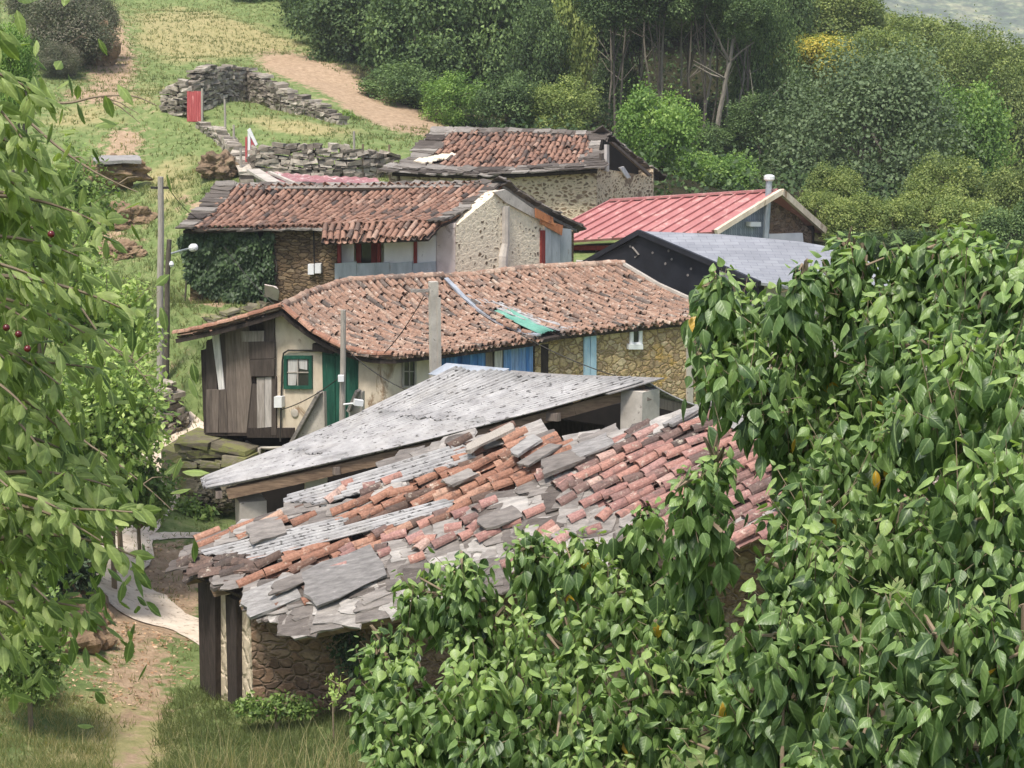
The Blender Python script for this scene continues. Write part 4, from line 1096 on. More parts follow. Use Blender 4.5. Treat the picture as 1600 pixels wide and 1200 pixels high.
st0, st1 = zg(PG.at(299, 800, .2)), zg(PG.at(384, 800, .2))
stones(base, [st0, st1], [abs(st0[2]) - abs(PG.at(300, 682)[2]) + .1] * 2, .8, .22, .8, np.random.default_rng(3), .05, .05)
base.build('stone_base', m_mossrock, mid)
base = MB(); e0 = st0 + (-.75, .3, 0); e1 = st1 + (-.3, -.1, 0)
lo = [e0, e1, e1 + (.2, 1.0, 0), e0 + (.2, 1.0, 0)]
base.hexa([x - (0, 0, .4) for x in lo] + [x + (0, 0, 1.05) for x in lo], .4); base.build('retaining_wall', m_mossrock, mid)
# roof
mb = MB(); RM.deck(mb, .06, .09, 14, 10); mroof = mb.build('roof', m_wood_dark, mid)
mb = MB(); tiles(mb, RM, .165, .3, None, 0, 2.2, .5, .17, .02, warp=.5); mb.build('front_tiles', m_tile_mid, mroof)
LE = P(273, 526, 39.3); rv = RM.T[-1] - RM.T[0]
RL = Patch(list(RM.T), [LE, LE + rv], .05)
mb = MB(); RL.deck(mb, .06, .1, 10, 8); mb.build('back_deck', m_wood_dark, mroof)
mb = MB(); tiles(mb, RL, .22, .36, None, 0, 1.5, .45, .25); mb.build('back_tiles', m_tile_mid, mroof)
mb = MB()
for t in np.linspace(0, 1, 8)[:-1]:
    for pt_, k in ((RM, .0), (RL, .0)):
        c = pt_.S(np.array(.0), np.array(t + .06)); a, d, n = pt_.frame(np.array(.01), np.array(t + .06))
        put_tiles(mb, tile_tpl(.19, .08, .5), (c + n * .07)[None], a[None], d[None], n[None], np.array([rng.uniform(.35, .9)]), rng.normal(0, .08), .05)
mb.build('verge_tiles', m_tile_orange, mroof)
mb = MB()
for t in np.linspace(0, 1, 22)[:-1]:
    c = RM.S(np.array(t + .02), np.array(.0)); a, d, n = RM.frame(np.array(t + .02), np.array(.02))
    put_tiles(mb, tile_tpl(.21, .09, .42), (c + np.array((0, 0, .05)))[None], d[None], a[None], np.array((0, 0, 1.))[None], np.array([rng.uniform(.2, .95)]), rng.normal(0, .1), .04)
mb.build('ridge_tiles', m_tile_mid, mroof)
# door, windows, blue planks
wf = window(PG, mid, 443, 556, 487, 608, m_green_paint, 5, .03, (1, 1), m_glass)
mb = MB(); PG.slab(mb, [(450, 562), (466, 562), (462, 602), (450, 602)], .006, .03); PG.slab(mb, [(467, 562), (480, 562), (480, 578), (468, 576)], .006, .03); mb.build('curtain', m_curtain, wf)
mb = MB(); PG.slab(mb, [(503, 546), (559, 553), (559, 730), (507, 730)], .08, .03); door = mb.build('green_door', m_green_paint, mid)
mb = MB(); PG.slab(mb, [(508, 554), (523, 556), (524, 728), (511, 728)], .03, .05); PG.slab(mb, [(525, 556), (541, 558), (541, 728), (526, 728)], .03, .052); PG.slab(mb, [(542, 558), (556, 559), (556, 728), (543, 728)], .03, .05); mb.build('door_board', m_green_paint, door)
window(PS_, mid, 629, 555, 651, 606, m_grey_wood, 3, .02, (1, 1), m_glass)
def plank_row(plane, parent, x0, x1, y0, y1, n, mat, name, off=.03, tm=.5):
    mb = MB(); xs = np.linspace(x0, x1, n + 1)
    for i in range(n): plane.rect(mb, xs[i] + .12, y0 - (xs[i] - x0) * .08, xs[i + 1] - .12, y1, .03, off + rng.uniform(0, .02), np.clip(rng.normal(tm, .2), 0, 1))
    return mb.build(name, mat, parent)
plank_row(PS_, mid, 690, 759, 546, 660, 11, m_blue_plank, 'blue_boarding', .03, .4)
plank_row(PS_, mid, 787, 833, 540, 640, 8, m_blue_plank, 'blue_boarding', .03, .7)
mb = MB(); PS_.rect(mb, 759, 538, 770, 640, .06, .05, .6); PS_.rect(mb, 773, 538, 785, 640, .06, .05, .95); mb.build('door_post', m_wood, mid)
# details on the cream wall
mb = MB(); mb.tube(PG.poly([(438, 690), (439, 640), (441, 565), (443, 552), (450, 547.5), (498, 548)], .05), .022, 6); mb.build('conduit', m_cable, mid)
mb = MB(); PG.rect(mb, 428, 620, 440, 637, .15, .16); mb.build('meter_box', m_whitep, mid)
mb = MB(); mb.lathe(PG.at(461, 645, .0), [(.1, 0), (.1, .03), (.07, .035)], 12, .5, PG.n); mb.build('vent', m_concrete, mid)
mb = MB(); PG.slab(mb, [(500, 614), (506, 612), (508, 700), (450, 715)], .12, .75, .5); PG.slab(mb, [(545, 640), (556, 612), (566, 612), (566, 640), (552, 690), (545, 690)], .12, .6, .5)
mb.build('stair_parapet', m_concrete, mid)
mb = MB(); mb.beam(PG.at(452, 700, .8), PG.at(501, 612, .8), .2, .08); mb.beam(PG.at(546, 642, .66), PG.at(560, 610, .66), .2, .07); mb.build('parapet_coping', m_slate_dark, mid)
mb = MB(); mb.tube([PG.at(385, 690, -.4), PG.at(398, 699, -.2), PG.at(420, 700, 0), PG.at(450, 699, .1)], .04, 6); mb.tube([PG.at(405, 700, 0), PG.at(405, 715, 0)], .04, 6); mb.build('drain_pipe', m_concrete, mid)
# ---- the ochre stone house joined on its right
RN = Patch([P(688, 436, 43.1), P(740, 432, 43.6), P(830, 421, 44.2), P(970, 414, 44.6)], [P(840, 529, 39.35), P(868, 522, 39.8), P(930, 516, 40.6), P(1085, 500, 42.4), P(1150, 495, 43.2)], .16)
och = thing('stone_house', 'ochre rubble stone house with a rippled tile roof joined to the cream farmhouse', 'house', zg(s2))
mb = MB(); PN.slab(mb, [(836, 527), (868, 522), (930, 515), (1085, 500), (1150, 494), (1150, 720), (836, 690)], .4); mb.build('stone_wall', m_st_yellow, och)
mb = MB(); nb2 = n2 + (-2.4, 4.0, 0)
for a_, b_ in ((n2, nb2), (nb2, nb)): mb.slab([(a_[0], a_[1], -11), (b_[0], b_[1], -11), (b_[0], b_[1], -7.4), (a_[0], a_[1], -7.4)], .3)
mb.build('back_wall', m_st_yellow, och)
mb = MB(); RN.deck(mb, .06, .08, 16, 8); oroof = mb.build('roof', m_wood_dark, och)
def in_sheet(u, v, c):
    q = proj(c); return inpoly(q, [(690, 440), (772, 488), (806, 488), (872, 522), (838, 530)])
mb = MB(); tiles(mb, RN, .165, .3, in_sheet, 0, 2.0, .5, .17, .02, warp=.5); mb.build('front_tiles', m_tile_mid, oroof)
RB = Patch(list(RN.T), [p + (-1.4, 3.4, -1.3) for p in RN.T], .05)
mb = MB(); RB.deck(mb, .03, .08); mb.build('back_deck', m_wood_dark, oroof)
mb = MB(); tiles(mb, RB, .24, .4); mb.build('back_tiles', m_tile_mid, oroof)
def pxsheet(mb, patch, q, pitch=.08, amp=.015, lift=.05):
    uvs = [patch.uv(*p) for p in q]
    class Sub:
        w = np.linalg.norm(patch.S(*map(np.array, uvs[0])) - patch.S(*map(np.array, uvs[1])))
        def S(s, u, v):
            g = [(uvs[0][i] * (1 - u) + uvs[1][i] * u) * (1 - v) + (uvs[3][i] * (1 - u) + uvs[2][i] * u) * v for i in (0, 1)]
            return patch.S(g[0], g[1])
        def frame(s, u, v):
            a = nrm(s.S(u + .01, v) - s.S(u - .01, v)); d = nrm(s.S(u, v + .01) - s.S(u, v - .01)); n = nrm(np.cross(a, d))
            return a, d, np.where(n[..., 2:] < 0, -n, n)
    corrugated(mb, Sub(), 0, 1, 0, 1, pitch, amp, lift, 5, .006)
mb = MB(); pxsheet(mb, RN, [(772, 489), (800, 487), (868, 520), (842, 525)], .09, .016, .06); mb.build('green_sheet', m_greensheet, oroof, smooth=True)
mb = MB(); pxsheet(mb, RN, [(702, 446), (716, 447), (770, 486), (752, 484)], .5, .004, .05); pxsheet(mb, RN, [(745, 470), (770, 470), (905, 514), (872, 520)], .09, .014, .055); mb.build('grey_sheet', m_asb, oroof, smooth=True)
mb = MB(); k = RM.S(np.full(6, 1.0), np.linspace(.05, 1.0, 6)) + (0, 0, .1)
for i in range(5): mb.beam(k[i], k[i + 1], .12, .05, .5, .01)
mb.build('valley_flashing', m_metal, oroof)
mb = MB(); k = RN.S(np.full(4, 1.0), np.linspace(0, 1, 4)) + (0, 0, .08)
for i in range(3): mb.beam(k[i], k[i + 1], .14, .07)
mb.build('verge_strip', m_concrete, oroof)
mb = MB()
for t in np.linspace(0, 1, 26)[:-1]:
    c = RN.S(np.array(t + .02), np.array(.0)); a, d, n = RN.frame(np.array(t + .02), np.array(.02))
    put_tiles(mb, tile_tpl(.21, .09, .42), (c + np.array((0, 0, .05)))[None], d[None], a[None], np.array((0, 0, 1.))[None], np.array([rng.uniform(.2, .95)]), rng.normal(0, .1), .04)
mb.build('ridge_tiles', m_tile_mid, oroof)
mb = MB(); PN.rect(mb, 913, 517, 922, 640, .1, .05); PN.rect(mb, 923, 516, 932, 640, .1, .06); mb.build('blue_door_frame', m_blue_pale, och)
window(PN, och, 985, 508, 1004, 540, m_whitep, 5, .02, (0, 0))
mb = MB(); PN.rect(mb, 983, 538, 1005, 546, .12, .1); mb.build('window_sill', m_whitep, och)
mb = MB(); PN.rect(mb, 1074, 530, 1083, 640, .12, .06); mb.build('white_post', m_concrete, och)
# ================================================================== the long house above, with the gallery
h1, h2, h3_ = P(292, 440, 47.6), P(712, 440, 45.9), P(893, 440, 49.8)
P3, PE = Plane(h1, h2), Plane(h2, h3_)
R3 = Patch([P(345, 291, 50.3), P(560, 292, 50), P(783, 287, 48.6)], [P(286, 357, 47), P(505, 353, 46.5), P(690, 347, 45.5)], .12)
far = thing('long_house', 'long stone house with ivy on its left end and a white gallery with metal apron', 'house', zg(h1 + (3, .5, 0)))
mb = MB(); P3.slab(mb, [(404, 362), (526, 355), (526, 480), (404, 490)], .4); P3.slab(mb, [(297, 362), (404, 362), (404, 500), (297, 500)], .4, -.05); mb.build('stone_wall', m_st_brown, far)
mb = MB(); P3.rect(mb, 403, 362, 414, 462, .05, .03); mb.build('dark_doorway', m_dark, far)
mb = MB(); P3.rect(mb, 526, 352, 685, 480, .2, -.7); mb.build('gallery_wall', m_white, far)
for q_ in ((600, 378, 646, 411, .05, .02), (652, 368, 681, 411, .05, .02), (533, 379, 553, 411, .05, -.2)):
    mb = MB(); P3.rect(mb, *q_); mb.build('white_panel', m_white, far)
for x in (527, 589, 646):
    mb = MB(); P3.rect(mb, x, 372, x + 5, 412, .1, .06); mb.build('gallery_post', m_red_paint, far)
mb = MB(); P3.rect(mb, 556, 376, 564, 411, .06, -.3); P3.rect(mb, 580, 376, 588, 411, .06, -.3); gd = mb.build('red_door', m_red_paint, far)
mb = MB(); P3.rect(mb, 564, 376, 580, 411, .03, -.34); mb.build('pane', m_glass, gd)
mb = MB()
for x0, x1 in ((523, 557), (557.4, 608), (608.4, 644), (644.4, 681)): P3.slab(mb, [(x0, 412), (x1, 409 + rng.uniform(-1, 1)), (x1, 452), (x0, 452)], .03, .08 + rng.uniform(0, .03))
mb.build('metal_apron', m_metal, far)
mb = MB(); PE.slab(mb, [(712.4, 353), (775, 302), (790, 298), (852, 338), (852, 470), (712.4, 470)], .4); mb.build('gable_wall', m_st_gable, far)
mb = MB(); P3.rect(mb, 682, 349, 711.5, 470, .3, .0); mb.build('pink_wall', m_pink, far)
mb = MB(); mb.tube(np.vstack((PE.poly([(789, 322), (789, 380), (785, 400), (784, 450)], .0))), [.14, .14, .17, .17], 10); mb.build('flue', m_concrete, far)
mb = MB()
for x0, x1, yt in ((852.4, 862, 346), (862.4, 876, 352), (876.4, 893, 356)): PE.slab(mb, [(x0, yt), (x1, yt + 2), (x1, 460), (x0, 460)], .04, .02 + rng.uniform(0, .04))
mb.build('metal_cladding', m_metal, far)
mb = MB(); PE.slab(mb, [(837, 325), (864, 340), (866, 352), (838, 340)], .04, .16); PE.slab(mb, [(845, 342), (880, 352), (878, 368), (846, 350)], .04, .12); mb.build('rusty_sheet', m_rust, far)
mb = MB(); PE.rect(mb, 846, 360, 852, 440, .06, .06); mb.build('red_batten', m_red_paint, far)
mb = MB(); PE.slab(mb, [(772, 300), (790, 296), (846, 335), (846, 346), (790, 316)], .1, .08); mb.build('gable_render', m_concrete, far)
bk = h1 + (2.8, 4.2, 0); mb = MB()
for a_, b_ in ((h1 + (.6, .35, 0), bk), (bk, h3_)): mb.slab([(a_[0], a_[1], -9), (b_[0], b_[1], -9), (b_[0], b_[1], -5.9), (a_[0], a_[1], -5.7)], .3)
mb.build('back_wall', m_st_brown, far)
mb = MB(); R3.deck(mb, .06, .08, 16, 8); froof = mb.build('roof', m_wood_dark, far)
mb = MB(); tiles(mb, R3, .2, .36, lambda u, v, c: (u < .035), 0, 1.3, .5, .24, .01, warp=.3); mb.build('front_tiles', m_tile_far, froof)
RG = Patch([P(503, 352, 46.5), P(690, 346.5, 45.55)], [P(501, 377, 45.7), P(668, 371, 44.8)], .0)
mb = MB(); RG.deck(mb, .05, .07); mb.build('gallery_deck', m_wood_dark, froof)
mb = MB(); tiles(mb, RG, .2, .36, None, 0, 1.3, .5, .24, .01); mb.build('gallery_tiles', m_tile_far, froof)
BE = P(902, 358, 50.4)
RE = Patch([R3.T[-1], R3.T[0]], [BE, BE + (R3.T[0] - R3.T[-1])], .05)
mb = MB(); RE.deck(mb, .0, .1); mb.build('back_deck', m_slate_dark, froof)
mb = MB(); tiles(mb, RE, .24, .4); mb.build('back_tiles', m_tile_far, froof)
r3 = np.random.default_rng(9)
def slates_along(mb, patch, u0, u1, v0, v1, n, w=(.35, .6), l=(.4, .8), lift=.06, yaw=.15):
    for i in range(n):
        t = i / max(n - 1, 1); u, v = u0 + (u1 - u0) * t, v0 + (v1 - v0) * t
        a, d, nn = patch.frame(np.array(np.clip(u, .01, .99)), np.array(np.clip(v, .01, .99))); c = patch.S(np.array(u), np.array(v)) + nn * (lift + r3.uniform(-.02, .03))
        slate(mb, c, a, d, nn, r3.uniform(*w), r3.uniform(*l), r3.uniform(.03, .06), r3.random(), r3.normal(0, yaw), r3.uniform(.02, .1), r3)
mb = MB(); slates_along(mb, R3, .015, .015, 0, 1, 16, (.5, .8), (.3, .45)); slates_along(mb, R3, .985, .985, 0, 1, 14, (.3, .5)); slates_along(mb, RE, .0, .0, .0, 1, 14, (.4, .5), (.4, .7), .02)
slates_along(mb, R3, 0, 1, .0, .0, 34, (.3, .5), (.25, .4), .05); slates_along(mb, R3, .1, .55, 1.0, 1.0, 9, (.7, 1.1), (.2, .3), -.06)
mb.build('verge_slates', m_slate_old, froof)
for x0, y0, x1, y1 in ((481, 413, 490, 429), (492, 412, 501, 427)):
    mb = MB(); P3.rect(mb, x0, y0, x1, y1, .14, .15); mb.build('meter_box', m_whitep, far)
mb = MB(); mb.tube(P3.poly([(490, 360), (491, 412)], .04), .02, 5); mb.build('conduit', m_cable, far)
# wall ivy
def wall_ivy(name, label, plane, poly, n, size, thick, mat, seed, base):
    r = np.random.default_rng(seed); poly = np.array(poly, float)
    lo, hi = poly.min(0), poly.max(0); q = r.uniform(lo, hi, (n * 3, 2)); q = q[inpoly(q, [tuple(p) for p in poly])][:n]
    bulge = thick * (.5 + .5 * np.sin(q[:, 0] * .09 + 1) * np.sin(q[:, 1] * .11)) + r.uniform(0, thick * .7, len(q))
    pos = np.array([plane.at(x, y, b) for (x, y), b in zip(q, bulge)])
    m = len(pos); ax = nrm(r.normal(0, .5, (m, 3)) + np.array((0, 0, -.9)) + plane.n * .3); up = nrm(plane.n + r.normal(0, .4, (m, 3)) + np.array((0, 0, .5)))
    L = size * r.uniform(.6, 1.3, m); Lv = Leaves(); Lv.add(T_SMALL, pos, ax, up, L, L, np.clip(r.normal(.45, .22, m), 0, 1))
    t = thing(name, label, 'ivy', base); Lv.build('foliage', mat, t)
    mb = MB()
    for k in range(5):
        x = lo[0] + (hi[0] - lo[0]) * (k + .5) / 5; mb.tube(plane.poly([(x, hi[1]), (x + 4, (lo[1] + hi[1]) / 2), (x - 3, lo[1] + 8)], .05), [.03, .025, .012], 5)
    mb.build('stem', m_bark, t)
wall_ivy('wall_ivy', 'dark ivy mantle over the left end wall of the long stone house', P3, [(276, 372), (300, 356), (340, 352), (400, 360), (406, 380), (404, 466), (380, 470), (330, 462), (296, 440), (288, 400)], 9000, .15, .22, m_ivywall, 4, zg(P3.at(345, 460)))
wall_ivy('wall_ivy', 'narrow ivy strip right of the dark doorway in the long house', P3, [(412, 362), (428, 364), (424, 400), (430, 460), (412, 468)], 900, .14, .2, m_ivywall, 5, zg(P3.at(418, 470)))
# ================================================================== the tiled house at the top
R4 = Patch([P(690, 205, 61), P(820, 207, 60.5), P(943, 212, 59.5)], [P(612, 268, 57.5), P(760, 273, 57), P(932, 263, 56.2)], .1)
k1, k2, k3 = P(620, 300, 57.9), P(932, 300, 56.6), P(1020, 300, 60.4)
P4, P4e = Plane(k1, k2), Plane(k2, k3)
top = thing('hillside_house', 'uppermost stone house with slate-edged tile roof and an open dark gable', 'house', zg(k2))
mb = MB(); P4.slab(mb, [(625, 275), (800, 278), (931.6, 266), (931.6, 400), (625, 400)], .4); P4e.slab(mb, [(932.4, 262), (1019, 276), (1019, 400), (932.4, 400)], .4); mb.build('stone_wall', m_st_house4, top)
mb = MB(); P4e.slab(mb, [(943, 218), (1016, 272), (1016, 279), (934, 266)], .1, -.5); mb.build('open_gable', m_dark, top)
mb = MB(); P4e.slab(mb, [(948, 226), (952, 226), (952, 268), (948, 268)], .1, .1, .9); P4e.slab(mb, [(940, 240), (943, 240), (946, 266), (943, 266)], .1, .1, .4); P4e.slab(mb, [(968, 262), (975, 260), (986, 277), (980, 279)], .05, .12, 1); P4e.slab(mb, [(955, 222), (960, 222), (1020, 274), (1016, 276)], .1, .25, .4); mb.build('gable_timber', m_wood, top)
bk4 = k1 + (1.5, 4, 0); mb = MB()
for a_, b_ in ((k1, bk4), (bk4, k3)): mb.slab([(a_[0], a_[1], -7.5), (b_[0], b_[1], -7.5), (b_[0], b_[1], -4.9), (a_[0], a_[1], -4.8)], .3)
mb.build('back_wall', m_st_house4, top)
mb = MB(); R4.deck(mb, .06, .1, 14, 8); troof = mb.build('roof', m_wood_dark, top)
mb = MB(); tiles(mb, R4, .21, .38, lambda u, v, c: (u < .03 + .06 * v) | (v > .9) | (u > .96) | inpoly(proj(c), [(645, 258), (668, 244), (705, 240), (700, 254), (670, 262)]), 0, 2.0, .42, .22, .02); mb.build('front_tiles', m_tile_far, troof)
BE = P(1030, 277, 61)
RE4 = Patch([R4.T[-1], R4.T[0]], [BE, BE + (R4.T[0] - R4.T[-1])], .1)
mb = MB(); RE4.deck(mb, .0, .12); mb.build('back_deck', m_wood_dark, troof)
mb = MB(); tiles(mb, RE4, .24, .4); mb.build('back_tiles', m_tile_far, troof)
mb = MB()
for u_, n_ in ((.0, 17),): slates_along(mb, R4, u_, u_ + .06, 0, .95, n_, (.6, 1.1), (.4, .7), .05)
for v_ in (.93, 1.0): slates_along(mb, R4, 0, 1, v_, v_, 26, (.5, 1.2), (.35, .6), .05 + (1 - v_) * .6, .1)
slates_along(mb, R4, .97, .985, 0, .9, 12, (.4, .7)); slates_along(mb, R4, 0, 1, .0, .0, 30, (.4, .7), (.3, .5), .06); slates_along(mb, RE4, .01, .01, 0, 1, 14, (.5, .7), (.4, .7), .05); slates_along(mb, R4, .93, .95, .6, .85, 4, (.4, .6))
mb.build('edge_slates', m_slate_old, troof)
mb = MB(); slates_along(mb, R4, *(lambda a, b: (a[0], b[0], a[1], b[1]))(R4.uv(652, 256), R4.uv(702, 244)), 7, (.3, .5), (.4, .6), .05); mb.build('mortar_patch', m_mortar, troof)
# ================================================================== the house with the red metal roof
R5 = Patch([P(953, 315, 54.5), P(1215, 299, 52.6)], [P(828, 380, 53.0), P(1113, 362, 51)], 0)
q1, q2, q3 = P(830, 400, 53.4), P(1116, 380, 51.4), P(1270, 380, 54.2)
P5, P5e = Plane(q1, q2), Plane(q2, q3)
red = thing('metal_roof_house', 'house with a bright red ribbed metal roof and a slender flue pipe', 'house', zg(q2))
mb = MB(); P5.slab(mb, [(830, 388), (1115.6, 372), (1115.6, 440), (830, 440)], .3, -.2); bk5 = q1 + (1.2, 3.6, 0)
for a_, b_ in ((q1, bk5), (bk5, q3)): mb.slab([(a_[0], a_[1], -8.5), (b_[0], b_[1], -8.5), (b_[0], b_[1], -6.2), (a_[0], a_[1], -6.4)], .3)
mb.build('dark_wall', m_wood_dark, red)
mb = MB(); P5.rect(mb, 890, 384, 1010, 391, .12, .05); mb.build('eave_beam', m_red_paint, red)
for x in (905, 930, 958, 985):
    mb = MB(); P5.rect(mb, x, 391, x + 3, 430, .1, -.1); mb.build('porch_post', m_wood, red)
mb = MB(); P5e.slab(mb, [(1116.4, 364), (1196, 316), (1197, 400), (1116.4, 400)], .3, .0); mb.build('shingle_wall', m_shingle, red)
mb = MB(); P5e.slab(mb, [(1197.4, 314), (1213, 303), (1268, 362), (1268, 400), (1197.4, 400)], .3, -.02); mb.build('stone_wall', m_st_barn, red)
mb = MB(); P5e.slab(mb, [(1196, 366), (1254, 364), (1256, 382), (1196, 382)], .2, .08); mb.build('white_base', m_white, red)
mb = MB(); R5.deck(mb, .0, .08, 8, 4); rr = mb.build('roof', m_red_metal, red)
mb = MB(); seams(mb, R5, 13, .05, .06); mb.build('roof_rib', m_red_metal, rr)
BE = P(1288, 360, 54.6); R5b = Patch([R5.T[-1], R5.T[0]], [BE, BE + (R5.T[0] - R5.T[-1])], 0)
mb = MB(); R5b.deck(mb, .0, .08, 8, 4); mb.build('back_slope', m_red_metal, rr)
mb = MB(); mb.beam(R5.T[-1] + (.1, -.1, .0), R5.B[-1] + (.1, -.1, 0), .14, .16); mb.beam(R5.T[-1] + (.1, -.1, .0), BE + (0, -.1, 0), .14, .2); mb.build('fascia', m_cream, rr)
mb = MB(); mb.beam(R5.T[0] + (0, 0, .05), R5.T[1] + (0, 0, .05), .2, .07); mb.build('ridge_cap', m_red_metal, rr)
mb = MB(); fb = P5e.at(1196, 378, .25); ft = P5e.at(1202, 280, .25); mb.tube([fb, ft], .1, 10); fl = mb.build('flue_pipe', m_metal, red)
mb = MB(); mb.lathe(ft, [(.12, -.05), (.17, .0), (.17, .1), (.1, .14)], 12); mb.build('flue_cap', m_whitep, fl)
mb = MB(); P5e.rect(mb, 1173, 347, 1189, 354, .2, .25); mb.build('vent_box', m_whitep, red)
# ================================================================== the new house with slate roof and black gable
R6 = Patch([P(1000, 361, 46.2), P(1130, 366, 46), P(1265, 379, 45.7), P(1345, 398, 45.4)], [P(1188, 441, 42.6), P(1330, 462, 42.4), P(1490, 486, 42)], 0)
new = thing('slate_roof_house', 'house with a smooth grey slate roof and a bare black gable', 'house', zg(P(1150, 520, 44.5)))
PB = Plane(P(900, 420, 48.2), P(1188, 440, 42.9)); 
mb = MB(); PB.slab(mb, [(1000, 366), (1186, 441), (1186, 620), (880, 560), (880, 428)], .2); mb.build('black_gable', m_black, new)
bA, bB = P(1188, 440, 43.1), P(1480, 480, 42.6)
mb = MB(); bC = bB + (2.5, 5, 0); bD = P(900, 420, 48.4)
_rz = float(R6.T[-1][2]) - .12; _m = (bB + bC) / 2
for a_, b_, za, zb in ((bA, bB, R6.B[0][2] - .12, R6.B[-1][2] - .12), (bB, _m, R6.B[-1][2] - .12, _rz), (_m, bC, _rz, -7.0), (bC, bD, -7.0, -6.6)): mb.slab([(a_[0], a_[1], -10), (b_[0], b_[1], -10), (b_[0], b_[1], zb), (a_[0], a_[1], za)], .2)
mb.build('wall', m_concrete, new)
mb = MB(); R6.deck(mb, .0, .08, 12, 8); nr = mb.build('roof', m_slate_roof, new)
BE = P(898, 418, 48.4); R6b = Patch([R6.T[0], R6.T[-1]], [BE, BE + (R6.T[-1] - R6.T[0])], 0)
mb = MB(); R6b.deck(mb, -.01, .08, 8, 6); mb.build('back_slope', m_slate_roof, nr)
mb = MB(); mb.beam(R6.T[0] + (-.03, -.05, -.03), R6.B[0] + (-.03, -.05, -.03), .1, .14); mb.beam(R6.T[0] + (-.03, -.05, -.03), BE + (-.03, -.05, -.03), .1, .14); mb.build('fascia', m_black, nr)
mb = MB(); PB.rect(mb, 1124, 418, 1140, 440, .1, .1); mb.build('white_corner', m_white, new)
for x, y in ((1045, 392), (985, 385), (1050, 405), (1040, 412), (1080, 420), (1075, 430), (1020, 395)):
    mb = MB(); mb.lathe(PB.at(x, y, .0), [(.035, 0), (.035, .02)], 8, .5, PB.n); mb.build('fixing_plate', m_slate_dark, new)
mb = MB(); mb.tube(PB.poly([(988, 386), (998, 398), (992, 402)], .02), .03, 5); mb.build('membrane_patch', m_slate_dark, new)
# small red sheet roof behind the long house
R7 = Patch([P(400, 268, 57.5), P(590, 279, 56.5)], [P(446, 296, 53.6), P(600, 296, 53.3)], 0)
low = thing('low_shed', 'low shed with a faded pinkish red sheet roof behind the long house', 'shed', zg(P(520, 296, 54)))
mb = MB(); corrugated(mb, R7, 0, 1, 0, 1, .35, .02, .0, 4, .02); mb.build('roof', m_pink_roof, low, smooth=True)
mb = MB(); a_, b_ = R7.B[0], R7.B[1]; mb.slab([a_ - (0, 0, .1), b_ - (0, 0, .1), b_ - (0, 0, 1.6), a_ - (0, 0, 1.6)], .2, .5); a_, b_ = R7.T[0], R7.T[1]; mb.slab([a_ - (0, .1, .1), b_ - (0, .1, .1), b_ - (0, .1, 1.4), a_ - (0, .1, 1.4)], .2, .5); mb.build('wall', m_concrete, low)
mb = MB(); mb.beam(R7.T[0] + (-.1, 0, .05), R7.B[0] + (-.1, 0, .05), .45, .08); mb.beam(R7.T[0] + (.6, -1, .06), R7.B[0] + (.5, 0.3, .06), .12, .08); mb.build('edging', m_concrete, low)
# ================================================================== walls, posts, poles, rocks on the hillside
def drywall(label, line, height, mat=None, **k):
    mb = MB(); stones(mb, line, height, **k)
    return setp(mb.build('dry_stone_wall', mat or m_drystone, None, np.asarray(line[0])), label, 'stone wall')
wl = [gpt(*q) for q in ((262, 172), (290, 180), (318, 170), (345, 158), (385, 158), (425, 168), (462, 178), (505, 186), (535, 194))]
drywall('curved dry stone wall arching over the upper lawn beside the red gate', wl, [.9, 1.5, 1.8, 1.5, 1.5, 1.3, .9, .6, .3], thick=.6, sh=.13, sl=.34, r=np.random.default_rng(2), ragged=.35, jit=.06)
wl = [gpt(*q) for q in ((398, 276), (450, 280), (500, 281), (555, 280), (612, 274))]
drywall('terrace retaining wall of flat stones below the lawn, left of the uppermost house', wl, [1.1, 1.25, 1.3, 1.1, .8], thick=.5, sh=.12, sl=.36, r=np.random.default_rng(4), ragged=.3, jit=.05)
wl = [gpt(*q) for q in ((318, 200), (340, 215), (358, 232), (372, 255), (385, 285))]
drywall('low crumbling wall stepping down from the red gate', wl, [.25, .4, .4, .5, .5], thick=.5, sh=.15, sl=.45, r=np.random.default_rng(6), jit=.05)
wl = [gpt(*q) for q in ((255, 672), (268, 668), (280, 662))]
drywall('small heap of rough stones behind the wooden poles', wl, [1.2, 1.5, .5], thick=.6, sh=.13, sl=.28, r=np.random.default_rng(8), ragged=.6, jit=.07)
wl = [gpt(*q) for q in ((330, 505), (380, 498), (425, 486))]
drywall('mossy low stone wall under the ivy end of the long house', wl, [.2, .3, .35], mat=m_mossrock, thick=.5, sh=.1, sl=.3, r=np.random.default_rng(12), jit=.05)
g = gpt(303, 190); PGt = Plane(P(290, 165, g[1]), P(318, 165, g[1] - .3))
gate = thing('garden_gate', 'faded red plank gate in the upper dry stone wall', 'gate', g)
mb = MB(); xs = np.linspace(292, 314, 7)
for i in range(6): PGt.rect(mb, xs[i] + .15, 142 + rng.uniform(-1, 1), xs[i + 1] - .15, 190, .04, rng.uniform(0, .02))
mb.build('plank_panel', m_redgate, gate)
mb = MB(); PGt.rect(mb, 314, 138, 316.5, 196, .07, .05); mb.build('post', m_grey_wood, gate)
def fpost(x0, y0, x1, y1, label, mat=m_grey_wood, w=.05, group='fence posts on the hillside'):
    b = gpt(x1, y1); t = P(x0, y0, b[1]); mb = MB(); mb.tube([b - (0, 0, .2), (b + t) / 2 + (.01, 0, 0), t], [w, w, w * .9], 6)
    setp(mb.build('fence_post', mat, None, b), label, 'post', group)
fpost(351, 155, 352, 218, 'thin grey post nearest the red gate on the lawn edge')
fpost(365, 195, 365, 240, 'short grey post between the red gate and the boulder')
fpost(376, 232, 376, 282, 'short pale post just right of the brown boulder')
fpost(553, 205, 553, 255, 'tallest pale post on the lawn left of the uppermost house')
fpost(567, 225, 566, 281, 'thin brownish post against the terrace wall', m_twig, .045)
